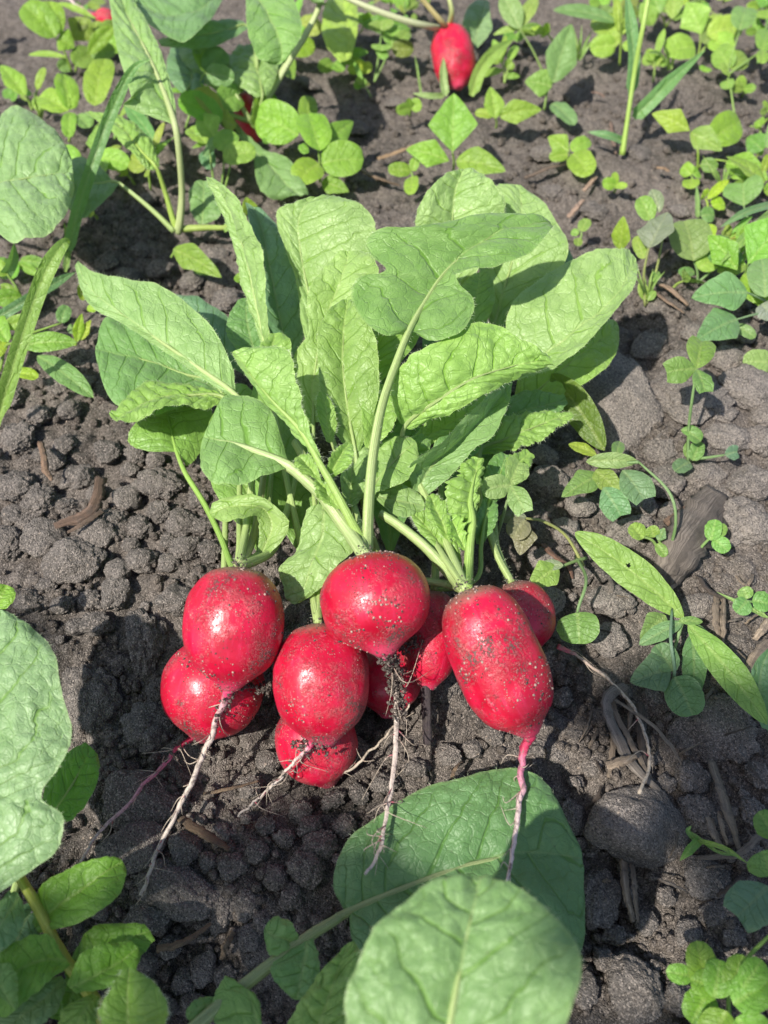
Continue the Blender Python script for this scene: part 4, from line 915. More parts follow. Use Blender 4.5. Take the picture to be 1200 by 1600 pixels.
tube('stalk', [P(493,960,3.2), P(490,930,3.3), P(492,905,3.4)], [.0015, .0015, .0014], M_STALK, r3, 8, 12, 1, .02, (0.38,0.38,0.22))
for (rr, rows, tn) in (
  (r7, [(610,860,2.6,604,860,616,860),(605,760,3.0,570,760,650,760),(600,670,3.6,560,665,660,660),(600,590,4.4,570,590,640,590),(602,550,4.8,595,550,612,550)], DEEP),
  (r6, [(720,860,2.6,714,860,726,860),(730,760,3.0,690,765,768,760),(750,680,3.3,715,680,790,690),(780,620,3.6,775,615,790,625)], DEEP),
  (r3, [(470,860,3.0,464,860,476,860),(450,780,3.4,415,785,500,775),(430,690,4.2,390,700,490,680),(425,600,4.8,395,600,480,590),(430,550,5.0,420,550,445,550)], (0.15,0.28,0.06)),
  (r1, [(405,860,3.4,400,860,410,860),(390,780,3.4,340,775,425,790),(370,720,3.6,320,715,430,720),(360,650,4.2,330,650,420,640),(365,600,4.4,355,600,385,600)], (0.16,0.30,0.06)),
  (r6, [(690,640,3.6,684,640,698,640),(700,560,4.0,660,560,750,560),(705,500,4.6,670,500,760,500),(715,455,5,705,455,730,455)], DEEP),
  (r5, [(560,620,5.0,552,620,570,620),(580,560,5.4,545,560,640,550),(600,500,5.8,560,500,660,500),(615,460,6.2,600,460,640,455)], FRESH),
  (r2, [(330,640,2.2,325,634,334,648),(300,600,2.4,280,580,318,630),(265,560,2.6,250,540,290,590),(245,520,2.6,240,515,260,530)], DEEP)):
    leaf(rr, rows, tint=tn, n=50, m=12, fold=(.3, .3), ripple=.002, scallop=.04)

for (rr, rows, tn, kw) in (
  (r5, [(575,700,6.0,570,698,580,704),(585,670,6.3,566,668,606,676),(592,640,6.5,566,632,620,650),(596,615,6.6,575,608,616,622),(598,600,6.6,590,598,606,602)], FRESH, dict(scallop=.1, hair=60)),
  (r3, [(545,790,4.9,538,788,552,794),(548,755,5.2,532,752,574,760),(552,720,5.4,534,716,580,716),(556,695,5.5,545,690,572,692)], PALE, dict()),
  (r5, [(500,752,6.9,496,750,503,756),(490,735,7.1,470,735,496,728),(478,722,7.2,462,728,486,712),(466,712,7.2,460,716,470,708)], FRESH, dict(scallop=.12, hair=60)),
  (r5, [(530,795,6.4,526,795,534,797),(516,775,6.6,498,778,524,766),(504,758,6.7,492,764,512,752),(494,748,6.7,490,752,498,745)], FRESH, dict(scallop=.12, hair=50)),
  (r5, [(514,745,6.8,510,745,518,747),(524,725,7.1,512,722,542,732),(536,705,7.3,524,700,552,714),(546,692,7.3,540,690,552,696)], FRESH, dict(scallop=.1, hair=60)),
  (r8, [(700,842,5.0,696,842,704,846),(690,815,5.2,672,816,702,806),(680,790,5.3,664,796,694,780),(672,772,5.3,666,776,680,770)], FRESH, dict(scallop=.1, hair=90)),
  (r8, [(728,860,4.9,724,860,732,862),(716,835,5.2,702,838,728,826),(708,815,5.3,698,820,722,808),(702,800,5.3,698,802,710,797)], (0.20,0.37,0.06), dict(scallop=.2)),
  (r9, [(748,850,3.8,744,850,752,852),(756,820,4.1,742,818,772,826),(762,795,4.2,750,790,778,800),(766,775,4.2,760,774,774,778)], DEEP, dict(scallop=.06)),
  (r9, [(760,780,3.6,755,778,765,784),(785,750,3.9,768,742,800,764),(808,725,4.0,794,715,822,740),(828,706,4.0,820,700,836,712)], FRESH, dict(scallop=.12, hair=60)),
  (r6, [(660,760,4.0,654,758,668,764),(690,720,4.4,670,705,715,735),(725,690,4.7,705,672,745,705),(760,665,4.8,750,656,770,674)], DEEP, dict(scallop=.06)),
  (r5, [(430,620,5.6,424,618,436,624),(425,580,6.0,402,582,450,585),(425,545,6.3,405,545,455,540),(430,520,6.4,420,520,442,520)], FRESH, dict(scallop=.05)),
  (r7, [(600,780,4.2,594,778,606,784),(625,735,4.6,600,725,650,750),(648,700,4.8,632,690,668,715),(665,680,4.8,658,676,674,688)], (0.15,0.28,0.07), dict())):
    leaf(rr, rows, tint=tn, n=44, m=12, fold=(.3, .2), ripple=.002, quilt=.0009, nv=6, **kw)

# ------------------------------------------------------------------ radish plants growing around
FG = 'radish plants growing round the bunch'
def grower(px, py, label):
    return empty('radish_plant', G(px, py), label, 'radish plant', FG)
g1 = grower(270, 1640, 'radish plant at the bottom whose big dull leaf lies flat under the roots')
leaf(g1, [(543,1426,1.6,535,1418,547,1440),(560,1418,1.75,519,1380,556,1480),(600,1400,1.85,540,1318,620,1530),(650,1380,1.95,602,1265,690,1555),(700,1362,2.05,665,1228,760,1560),(750,1345,2.05,725,1215,820,1550),(800,1333,2.0,770,1201,865,1530),(840,1332,1.9,815,1202,895,1505),(875,1335,1.8,860,1228,912,1475),(900,1340,1.7,890,1295,913,1420),(910,1342,1.65,908,1325,912,1365)],
     fold=(.25,.35), n=110, m=26, tint=(0.095,0.205,0.068), stalk=[(520,1440,1.7),(480,1465,1.8),(400,1525,2),(310,1600,2.2),(270,1640,2.0)], sw=(.18,.24,.28), stint=(0.27,0.33,0.15), nv=7, slant=.3, ripple=.003, quilt=.0007, hair=60, label='large dull green leaf lying flat on the soil')
leaf(g1, [(462,1478,1.9,458,1482,468,1476),(445,1468,2.1,452,1482,466,1462),(428,1462,2.2,423,1494,455,1442),(418,1456,2.2,414,1470,434,1430),(414,1448,2.2,412,1455,420,1438)], tint=(0.14,0.28,0.07), nv=4)
leaf(g1, [(480,1470,2.0,470,1474,488,1466),(476,1500,2.2,428,1500,498,1492),(470,1530,2.2,425,1525,498,1525),(466,1552,2.2,440,1545,488,1553),(464,1563,2.1,455,1560,474,1561)], tint=(0.12,0.26,0.07), nv=4)
leaf(g1, [(345,1560,2.2,350,1555,340,1566),(380,1540,2.4,352,1525,400,1560),(400,1590,2.4,330,1575,408,1592),(405,1640,2.3,360,1650,412,1640)], tint=(0.15,0.29,0.06), nv=4)
leaf(g1, [(350,1575,2.0,354,1568,346,1580),(325,1570,2.2,326,1556,320,1590),(300,1580,2.3,302,1564,298,1594),(290,1585,2.3,291,1576,292,1592)], tint=(0.13,0.26,0.06), nv=3)
g2 = grower(640, 1740, 'radish plant at the bottom with the nearest round leaf close to the lens')
leaf(g2, [(690,1780,9,680,1780,700,1780),(690,1740,9.3,600,1745,790,1750),(692,1680,9.6,550,1690,860,1700),(700,1610,9.9,540,1620,885,1605),(712,1550,10.1,542,1548,905,1530),(722,1500,10.2,560,1500,907,1490),(732,1450,10.2,585,1448,880,1450),(742,1410,10.1,625,1415,845,1410),(748,1380,10,675,1377,800,1380),(750,1368,9.9,720,1370,775,1370)],
     fold=(.3,.1), n=120, m=30, tint=(0.160,0.290,0.100), stalk=[(685,1830,8),(670,1880,5),(640,1900,0.5)], sw=(.2,.26,.3), stint=PST, nv=6, slant=.34, scallop=.05, sf=9, ripple=.003, quilt=.0008, hair=60, label='large round pale leaf nearest the lens')
leaf(g2, [(480,1680,2.4,470,1680,490,1680),(490,1630,2.8,440,1640,560,1620),(510,1570,3.1,462,1575,570,1560),(530,1510,3.2,495,1525,566,1500),(545,1472,3.2,535,1480,553,1470)], tint=FRESH, scallop=.08, sf=12, quilt=.0012, nv=9)
g3 = grower(-40, 1450, 'radish plant on the left edge with a big pale leaf and glossy lower leaves')
leaf(g3, [(-50,1420,4.6,-60,1420,-40,1420),(-45,1375,4.9,-110,1350,20,1380),(-42,1320,5.2,-150,1300,85,1330),(-40,1275,5.4,-150,1270,97,1275),(-38,1240,5.5,-140,1240,66,1245),(-36,1190,5.7,-170,1190,98,1190),(-34,1130,5.8,-170,1130,110,1140),(-30,1070,5.9,-160,1070,96,1075),(-25,1020,5.9,-130,1020,84,1018),(-18,980,5.8,-90,985,50,978),(-10,955,5.7,-40,957,10,955)],
     fold=(.3,.2), n=110, m=26, tint=(0.185,0.315,0.130), stalk=[(-50,1470,3),(-45,1500,.5)], stint=PST, nv=8, slant=.3, scallop=.05, sf=12, ripple=.003, quilt=.0011, hair=120, label='big pale quilted leaf')
leaf(g3, [(70,1285,3,66,1278,78,1290),(90,1260,3.2,68,1240,110,1280),(112,1225,3.3,86,1200,140,1250),(132,1190,3.4,112,1168,155,1205),(143,1168,3.4,134,1160,152,1178)], tint=(0.10,0.26,0.03), stalk=[(40,1330,2.6),(20,1400,1.6),(-10,1450,.4)])
LG = (0.125, 0.285, 0.030)
g4 = empty('leafy_weed', G(165, 1640), 'glossy leaved weed on a yellow stem in the bottom left corner', 'weed')
tube('stem', [P(30,1370,3.4), P(62,1425,3.2), P(95,1490,2.8), P(135,1545,2.2), P(165,1600,1.6), P(175,1650,1.0)], [.0018,.0020,.0022,.0024,.0026,.0028], M_STALK, g4, 10, 30, .9, .03, (0.34,0.38,0.05))
leaf(g4, [(55,1450,3.0,50,1440,62,1458),(85,1420,3.2,60,1390,105,1448),(120,1395,3.4,98,1362,150,1428),(155,1370,3.5,140,1343,183,1398),(182,1352,3.5,172,1338,196,1368),(192,1347,3.5,188,1341,196,1354)], tint=LG, mat=M_WEED, nv=5, scallop=.04, fold=(.2,.3))
leaf(g4, [(105,1530,2.2,100,1522,112,1538),(150,1500,2.4,125,1472,165,1532),(190,1470,2.5,158,1445,210,1502),(235,1455,2.5,225,1443,242,1470)], tint=LG, mat=M_WEED, nv=5)
leaf(g4, [(110,1545,2.9,104,1538,118,1552),(150,1525,3.1,128,1490,165,1545),(190,1500,3.1,160,1475,205,1530),(215,1480,3.0,205,1470,220,1495)], tint=LG, mat=M_WEED, nv=5, fold=(.3,.3))
leaf(g4, [(205,1640,4,195,1640,215,1640),(200,1590,4.3,155,1590,262,1590),(198,1545,4.5,172,1545,248,1545),(202,1512,4.6,192,1514,214,1516)], tint=(0.16,0.31,0.05), mat=M_WEED, nv=6, fold=(.2,.5), hair=160, label='bright leaf folded down its middle')
leaf(g4, [(105,1500,3,100,1495,110,1508),(70,1500,3.1,75,1460,75,1535),(30,1515,3.1,30,1468,40,1565),(0,1545,3,-5,1495,5,1590),(-30,1570,2.8,-35,1560,-25,1580)], tint=LG, mat=M_WEED, nv=6, fold=(.4,.2))
leaf(g4, [(100,1530,2.4,96,1524,106,1536),(70,1560,2.6,60,1535,88,1580),(30,1590,2.6,10,1575,50,1612),(0,1610,2.5,-5,1602,5,1618)], tint=(0.17,0.29,0.12), mat=M_WEED, nv=6)
leaf(g4, [(30,1400,3.6,26,1392,36,1408),(10,1430,3.8,5,1400,38,1440),(-10,1460,3.8,-25,1440,10,1480),(-25,1480,3.7,-30,1475,-18,1486)], tint=(0.13,0.26,0.12), mat=M_WEED, nv=4)
leaf(g4, [(60,1410,1.8,54,1404,66,1416),(40,1440,1.8,15,1430,62,1455),(20,1480,1.8,-5,1470,45,1495),(5,1500,1.8,0,1495,12,1506)], tint=(0.09,0.20,0.10), mat=M_WEED, nv=4)
leaf(g4, [(20,1575,3.6,14,1570,26,1580),(5,1550,3.7,-20,1540,28,1555),(0,1525,3.7,-25,1520,24,1520),(5,1505,3.6,0,1504,14,1504)], tint=(0.16,0.30,0.08), mat=M_WEED, nv=4)
leaf(g4, [(150,1555,2.8,144,1552,156,1558),(130,1580,3.0,105,1570,150,1590),(110,1615,3.0,88,1605,140,1625),(100,1640,3,92,1636,108,1642)], tint=(0.19,0.33,0.06), mat=M_WEED, scallop=.06, sf=12, quilt=.001, nv=8)
leaf(g4, [(125,1520,1.8,120,1514,130,1526),(110,1560,1.8,80,1550,135,1570),(95,1595,1.8,75,1590,120,1600)], tint=LG, mat=M_WEED, nv=4)
plant('weed_seedling', 'bright sliver of a leaf at the left edge above the big pale leaf', 'weed', (-10,960), [[(-10,960,1),(0,940,3)]], [(-6,952,3.2,12,915,3.4,44,'oval')], (0.20,0.36,0.05))

# ------------------------------------------------------------------ plants behind, top left
g5 = grower(275, 362, 'radish plant behind the bunch at upper left with stalks rising from one crown')
HP = (0.20, 0.335, 0.105)
leaf(g5, [(272,190,7.0,268,192,276,188),(258,150,7.6,195,165,272,150),(245,115,8.0,205,150,262,112),(232,85,8.3,188,95,252,80),(215,55,8.5,178,50,238,50),(200,25,8.6,172,10,222,20),(190,0,8.6,170,-20,205,-5),(180,-25,8.5,174,-28,190,-26)], fold=(.3,.2), tint=HP, stalk=[(280,240,5.5),(284,300,3.2),(281,345,1.6),(277,362,.9)], sw=(.22,.22,.30), stint=(0.36,0.42,0.20), quilt=.0013, nv=9, scallop=.04, ripple=.002, label='long crinkled leaf on the tallest stalk')
leaf(g5, [(244,262,4.4,240,266,250,260),(225,240,4.8,222,255,242,228),(205,215,5.1,196,228,222,202),(180,190,5.2,165,196,196,184),(135,175,5.2,132,172,140,172)], tint=FRESH, hair=120, quilt=.001, nv=8, scallop=.06, sf=12, stalk=[(258,300,3.0),(268,335,1.8),(277,362,.9)], sw=(.12,.16,.22), stint=(0.30,0.42,0.08))
leaf(g5, [(182,285,3.0,178,282,186,290),(160,285,3.1,150,255,168,310),(135,290,3.1,120,245,145,330),(115,305,3.0,105,270,125,340),(105,320,2.9,102,312,110,330)], tint=(0.14,0.26,0.085), stalk=[(210,305,2.6),(245,335,1.8),(272,362,1.0)], sw=(.12,.16,.20), stint=PST)
leaf(g5, [(350,356,1.4,350,350,350,362),(365,345,1.8,372,338,362,360),(380,330,2.2,390,322,372,350)], tint=FRESH, stalk=[(320,356,1.2),(285,358,1.0)], sw=(.16,.2,.24), stint=(0.32,0.42,0.10))
leaf(g5, [(315,350,1.2,310,350,322,350),(318,325,1.6,298,330,345,335),(318,300,1.9,295,300,346,305),(318,282,2.0,308,282,330,284)], tint=(0.14,0.26,0.08), nv=3)
g6 = grower(388, 190, 'radish plant at the top with a pink bulb shoulder showing and broad drooping leaves')
pb = radish(388, 190, 0.6, 90, 40, 10, -10, 'x', 2.2, None, 0, seed=31)
_e = pb[0]
for ch in list(_e.children):
    ch.parent = g6; ch.location = _e.location - g6.location; ch.name = 'bulb'
bpy.data.objects.remove(_e)
K6 = (392, 190, 1.6)
leaf(g6, [(385,-25,8.2,380,-25,392,-25),(405,0,8.3,384,0,450,-10),(420,25,8.2,385,25,466,15),(432,50,8.0,388,55,472,42),(440,75,7.7,398,80,468,62),(440,92,7.4,410,95,455,82),(435,101,7.2,425,101,445,98)], fold=(.3,.3), tint=(0.16,0.30,0.075), ripple=.002, label='drooping oval leaf with a pale rim')
leaf(g6, [(500,5,6.8,490,-5,512,8),(470,-10,7.4,450,-5,505,0),(440,-40,7.8,420,-35,480,-45)], tint=(0.16,0.28,0.09), stalk=[(480,50,5.6),(452,95,4.2),(425,140,2.8),(400,178,1.8),K6], sw=(.18,.24,.30), stint=(0.36,0.42,0.20))
leaf(g6, [(345,-10,7.2,340,-14,352,-6),(310,15,7.4,300,-15,320,40),(270,25,7.3,255,-10,285,65),(235,15,7.2,220,-15,240,45),(195,-10,7.1,190,-14,200,-4)], fold=(.2,.2), tint=(0.13,0.25,0.085), ripple=.003)
leaf(g6, [(385,40,5.6,380,34,388,46),(350,48,5.8,345,30,350,66),(310,55,5.9,305,38,308,75),(270,66,5.8,266,55,272,74),(250,68,5.6,246,62,252,72)], fold=(.4,-.2), tint=(0.12,0.235,0.085), stalk=[(400,80,4.6),(400,150,2.4),K6], ripple=.002)
leaf(g6, [(370,150,3.2,362,152,376,146),(345,120,3.6,320,130,372,108),(320,90,3.9,290,100,350,78),(290,70,4.0,275,74,305,64)], tint=(0.17,0.29,0.085), stalk=[(380,170,2.4),K6], stint=(0.34,0.42,0.18))
leaf(g6, [(410,150,3.4,402,152,418,148),(405,120,3.8,365,125,432,118),(395,90,4.0,360,90,430,90),(380,70,4.0,372,70,392,70)], tint=(0.18,0.30,0.09), stalk=[(404,172,2.4),K6], nv=6, quilt=.001)
leaf(g6, [(290,150,3.4,284,144,296,156),(300,120,3.6,262,120,318,135),(290,90,3.8,262,90,312,85),(280,65,3.8,270,65,292,65)], tint=(0.10,0.205,0.085), stalk=[(330,170,2.4),K6])
leaf(g6, [(360,180,1.6,357,176,364,184),(380,215,1.6,374,214,388,212),(402,240,1.7,395,244,414,232),(425,262,1.7,400,282,450,250),(450,290,1.6,415,305,475,285),(470,306,1.4,440,310,482,302)], tint=(0.15,0.27,0.085), fold=(.2,.3), ripple=.002, label='lax leaf lying on the soil')
leaf(g6, [(540,95,2.2,532,98,548,92),(545,60,2.8,505,62,556,62),(540,25,3.2,505,20,560,25),(535,-10,3.4,515,-10,555,-10)], tint=(0.26,0.40,0.06), fold=(.1,.1), label='yellow green leaf with a shadow across it')
g7 = grower(-60, 330, 'radish plant at the left edge with one large round pale leaf')
leaf(g7, [(-60,300,5.6,-70,296,-58,312),(-30,292,5.9,-40,240,-20,345),(0,285,6.1,-10,190,15,375),(35,278,6.2,20,168,50,372),(70,272,6.2,62,178,82,356),(98,270,6.1,95,212,106,325),(114,270,6.0,112,250,116,290)], fold=(.3,.2), n=100, m=24, tint=(0.20,0.335,0.125), stalk=[(-80,320,4),(-70,340,.6)], stint=PST, nv=6, slant=.4, scallop=.05, sf=12, quilt=.0012, ripple=.003, label='large round pale leaf')

# a radish still standing in the row behind
b1 = radish(708, 88, 1.9, 104, 66, 9, 12, 'lone red radish standing in the soil far behind the bunch', 3.0, None, 60, seed=41)
KB = b1[1]
leaf(b1[0], [(500,-25,6.0,495,-32,505,-18),(470,-40,6.2,465,-70,475,-20),(420,-60,6.4,415,-80,425,-40)], tint=FRESH, stalk=[(560,5,5.2),(620,28,4.6),(665,40,4.0),KB], sw=(.18,.2,.24), stint=(0.42,0.44,0.28))
leaf(b1[0], [(640,-30,6.4,630,-30,650,-30),(620,-60,6.6,590,-60,650,-60),(600,-90,6.8,590,-90,610,-90)], tint=FRESH, stalk=[(665,5,5.2),(692,36,4.0),KB], sw=(.16,.18,.22), stint=(0.42,0.34,0.16))
leaf(b1[0], [(700,-10,5.4,690,-10,710,-10),(705,-50,6,670,-50,745,-50),(705,-90,6.4,695,-90,715,-90)], tint=FRESH, stalk=[(706,20,4.4),KB], sw=(.16,.2,.22), stint=(0.38,0.42,0.18))
leaf(b1[0], [(740,70,1.8,735,66,745,75),(748,40,2.2,722,45,768,48),(755,15,2.6,730,12,766,22),(758,0,2.6,745,0,765,4)], tint=(0.17,0.28,0.12), fold=(.2,.2))
b2 = radish(166, 28, 0.8, 36, 26, 70, 10, 'tiny scrap of pink radish lying far back at the upper left', 2.4, None, 0, seed=43)
taproot(b2[0], P(155,25,.9), [(140,20,1.1),(120,8,1.3),(100,-8,1.5)], .0016, .0008, M_ROOTP, 43, 2)

# ------------------------------------------------------------------ grass blades
def grass(label, root, blades, tint=GRASS, stem=None, name='grass_blade_plant'):
    e = empty(name, G(*root), label, 'grass')
    if stem: tube('stem', [P(*q) for q in stem], [.0022] + [.0016] * (len(stem) - 1), M_STALK, e, 8, 26, .8, 0, (0.30,0.44,0.09))
    for b in blades:
        pts = catmull(np.array([P(*q) for q in b[0]]), 40); v = np.linspace(0, 1, 40); w = b[1] * px_size(pts[20]) * .5 * np.clip(v * 12, .45, 1) * np.clip((1 - v) * 2.6, 0.02, 1) ** .8
        t = nrm(np.gradient(pts, axis=0)); s = nrm(np.cross(t, nrm(CAM - pts) * .8 + np.array([.3, 0, .3]))); nn = np.cross(s, t)
        ribbon(e, pts, pts - s * w[:, None] + nn * w[:, None] * .35, pts + s * w[:, None] + nn * w[:, None] * .35, b[2] if len(b) > 2 else vary(tint, .08), M_WEED, 5, .05, .0001, 1, .2, 0, 5, 0, random.randint(1, 999), name='blade', wave=.0002)
    return e
grass('tall grass blade bent at its tip in front of the upper left crinkled leaf', (103,405), [([(104,405,1),(118,340,3),(150,240,5.5),(180,160,7.5),(208,108,9),(236,92,9.6)],19,(0.13,0.27,0.10)),([(102,425,1),(106,380,1.6),(100,348,2.2)],10)])
grass('broad bright grass blade at the left edge curving over its tip', (-5,660), [([(-6,665,1.0),(15,590,3),(40,510,5),(65,440,6.6),(85,400,7.4),(103,378,7.6),(108,384,7.2)],26,(0.20,0.34,0.085)),([(-10,500,2.2),(40,470,2.6),(90,440,2.6),(118,425,2.6)],16,(0.11,0.23,0.11)),([(5,435,1.2),(18,410,3),(22,380,4.6)],18,(0.13,0.27,0.11))])
grass('tall upright grass shoot on the upper right with a slanting blade', (972,240), [([(990,184,2.0),(1015,160,2.9),(1050,125,3.9),(1102,78,5.0)],22,(0.13,0.28,0.10)),([(985,150,3.4),(990,90,5.2),(984,30,7),(978,-20,8)],20,(0.13,0.28,0.11)),([(976,222,1.2),(950,212,1.8),(918,206,1.8)],12,(0.12,0.26,0.12))], stem=[(972,242,.6),(980,190,2.4),(992,110,5),(1005,40,7.4),(1016,-20,9)])
grass('thin blue green grass blade arching at the right edge under the round leaves', (1190,345), [([(1210,318,2.2),(1165,332,2.4),(1125,355,2)],12,(0.13,0.25,0.13)),([(1215,325,3),(1170,365,3.2),(1125,412,2.8)],16,(0.20,0.34,0.10)),([(1160,410,1.4),(1175,380,2),(1188,355,2.2)],6)])
grass('thin grass shoot with a short pale blade in front of the far radish', (692,150), [([(696,150,1.0),(692,120,1.8),(693,90,2.6)],13,(0.25,0.38,0.16)),([(694,150,.8),(670,150,1.0),(645,146,1.0)],9,(0.22,0.34,0.14)),([(736,150,1),(750,110,2),(775,80,2.6),(802,62,2.6)],20,(0.24,0.39,0.09)),([(658,150,.6),(652,110,1.4),(648,85,1.8)],4)])
grass('small tuft of grass beside the big grey egg shaped clod', (1075,1330), [([(1095,1310,.8),(1080,1325,1.2),(1062,1345,1)],14,(0.14,0.30,0.06)),([(1085,1312,.8),(1130,1325,1.5),(1170,1350,1.2)],8,(0.19,0.32,0.07)),([(1080,1300,.8),(1120,1330,1.2),(1160,1338,1)],5),([(1090,1318,.6),(1075,1300,1.2),(1080,1290,1.4)],8)])
grass('blue green blade cut by the right edge beside the lance leaves', (1210,1130), [([(1205,1140,1),(1188,1090,2),(1190,1045,2.6),(1205,1010,3)],34,(0.12,0.25,0.13))])
grass('thin grass shoots at the right edge near the leaning clover', (1125,1140), [([(1200,965,1.4),(1160,945,1.6),(1120,925,1.4)],7,(0.17,0.30,0.1))])

for (x, y, lab) in ((1150,420,'wisp of thin grass among the round leaves at the right edge'),(1045,110,'wisp of thin grass beside the slanting blade of the tall shoot'),(1130,300,'wisp of thin grass left of the arching blue green blade'),(905,95,'wisp of thin grass near the strap leaved weed'),(60,190,'wisp of thin grass left of the spoon leaved seedling'),(1010,470,'wisp of thin grass at the foot of the grey green seedling')):
    bl = []
    for i in range(5):
        dx = random.uniform(-45, 45); hh = random.uniform(1.4, 3.2)
        bl.append(([(x + random.uniform(-5, 5), y, .4), (x + dx * .4, y - 25, hh * .7), (x + dx, y - random.uniform(25, 60), hh)], random.uniform(3, 6)))
    grass(lab, (x, y), bl, (0.19, 0.33, 0.09))

# ------------------------------------------------------------------ weeds on the right
CL = (0.145, 0.275, 0.085)
plant('clover', 'clover with three round leaflets touching the right side of the bunch', 'clover', (772,852), [[(772,852,1.2),(788,800,3.4),(798,760,4.8)]],
      [(797,759,4.8,812,722,5.0,42,'heart'),(797,759,4.8,752,765,4.8,38,'round'),(797,759,4.8,820,800,4.7,36,'heart')], (0.20,0.33,0.12))
plant('withered_weed', 'withered weed with two shrivelled grey leaves below the clover', 'weed', (905,890), [[(912,885,.8),(885,838,1.6),(850,815,2.2),(822,810,2.6)]],
      [(822,808,2.6,775,812,2.4,30,'ovate'),(820,812,2.6,800,842,2.4,38,'oval'),(822,822,2.4,812,868,1.8,40,'ovate')], (0.20,0.205,0.165), stint=(0.28,0.30,0.10))
plant('weed_seedling', 'small weed with a split dull leaf between the withered weed and the radishes', 'weed', (915,870), [[(915,872,.8),(890,880,1.5),(868,890,1.8)]],
      [(872,886,1.8,826,918,1.6,44,'ovate'),(880,884,1.9,842,884,1.7,18,'lance',{'tint':(0.17,0.25,0.15)})], (0.22,0.37,0.10))
plant('clover', 'single clover leaflet with a nibbled pale edge hanging beside the small dark radish', 'clover', (900,865), [[(900,870,.8),(916,905,2.4),(905,945,2.2),(902,958,2.0)]],
      [(902,957,2.0,905,1006,1.6,66,'round')], CL)
plant('trailing_weed', 'trailing weed with a long olive leaf and blue green leaflets right of the bunch', 'weed', (1045,865), [[(1045,865,.6),(1056,815,2.4),(1045,768,3.2),(998,722,3.4)],[(998,722,3.4),(970,722,3.0),(940,712,2.4)]],
      [(944,705,2.4,861,584,3.6,50,'lance',{'tint':OLIVE,'roll':.3}),(932,712,2.2,888,694,2.2,20,'lance',{'tint':(0.20,0.31,0.04)}),(938,742,2.2,877,777,2.0,42,'ovate'),(915,722,3.0,996,722,3.2,26,'lance',{'tint':(0.18,0.30,0.11)}),(972,735,3.0,1006,780,2.8,52,'heart',{'tint':(0.14,0.245,0.15)}),(942,762,2.4,970,806,2.2,44,'heart',{'tint':(0.13,0.25,0.14)}),(930,735,2.4,965,770,2.4,34,'oval',{'tint':(0.17,0.29,0.06)}),(962,712,2,968,690,1.8,20,'oval')], CL)
plant('clover', 'upright clover sprig with three leaflets on a tall stem over the flat crust', 'clover', (1075,722), [[(1075,724,.6),(1076,670,2.2),(1082,620,3.8),(1088,578,4.8)],[(1078,718,.6),(1105,715,1.2),(1132,711,1.4)]],
      [(1088,577,4.8,1096,533,5.0,46,'heart',{'tint':(0.17,0.29,0.06)}),(1088,577,4.8,1042,582,4.8,42,'heart'),(1088,577,4.8,1102,612,4.6,32,'heart'),(1076,675,2.2,1095,690,2,24,'oval'),(1064,672,2,1098,680,2.1,20,'lance'),(1082,720,1,1094,690,1.4,24,'oval'),(1078,722,.8,1054,736,.9,26,'round',{'tint':(0.12,0.23,0.13)}),(1132,711,1.4,1152,706,1.5,24,'heart',{'tint':(0.12,0.22,0.14)}),(1072,715,.8,1076,690,1.2,14,'lance')], CL)
plant('lance_leaved_weed', 'sprawling weed with long narrow leaves one of them holed on the right', 'weed', (1115,1010), [[(1120,1005,.7),(1095,980,1.4),(1068,965,2.0)],[(1068,965,2),(1058,1000,1.5),(1050,1030,1.2)]],
      [(1068,966,2.0,898,832,3.4,54,'lance',{'tint':(0.20,0.33,0.075),'roll':.1,'label':'long leaf with a small hole','n':80,'m':16,'holes':((.12,.55,.085),)}),(1074,976,2.0,1198,1133,2.0,48,'lance',{'tint':(0.19,0.33,0.08),'roll':-.1}),(1082,990,1.4,1083,1095,1.0,38,'lance',{'tint':(0.11,0.23,0.085)}),(1066,972,2.0,998,1008,1.6,28,'lance',{'tint':(0.16,0.28,0.12)}),(1040,962,1.6,1000,1000,1.3,40,'ovate'),(1060,970,2.1,1098,972,2,14,'lance')], CL)
plant('clover', 'clover with bitten blue green leaflets over the straw litter', 'clover', (1040,1085), [[(1042,1080,.6),(1054,1052,1.8),(1048,1000,2.6),(1050,950,2.2)]],
      [(1052,1048,1.9,1024,1008,2.2,42,'oval'),(1048,1045,1.9,984,1066,1.8,58,'ovate'),(1054,1058,1.8,1082,1118,1.4,58,'round'),(1050,1050,1.8,1052,1022,2,20,'oval')], (0.115,0.235,0.120))
plant('clover', 'small folded clover near the dark root stump on the right edge', 'clover', (1080,870), [[(1080,872,.5),(1100,850,1.2),(1112,838,1.6)]],
      [(1110,845,1.6,1118,812,2,26,'oval'),(1114,842,1.6,1138,862,1.5,26,'oval'),(1112,840,1.6,1135,822,1.8,20,'oval')], (0.17,0.33,0.08))
plant('weed_seedling', 'low weed with folded leaves left of the dark root stump', 'weed', (1030,870), [[(1035,872,.5),(1020,845,1.2),(1000,838,1.4)],[(1035,872,.5),(1025,835,1.6)]],
      [(1005,842,1.4,985,820,1.6,30,'oval'),(1022,840,1.6,1016,822,2,22,'oval'),(1028,845,1.6,1038,825,2,18,'ovate',{'tint':(0.13,0.26,0.12)}),(1026,850,1.4,1040,870,1.2,18,'oval')], (0.19,0.33,0.08))
plant('clover', 'clover leaning in from the right edge above the straw', 'clover', (1205,960), [[(1210,960,.6),(1190,945,1.4),(1165,938,1.8)]],
      [(1168,938,1.8,1150,958,1.6,30,'oval'),(1168,936,1.8,1160,918,2.0,24,'oval'),(1175,938,1.8,1205,945,1.8,34,'oval')], (0.15,0.30,0.085))
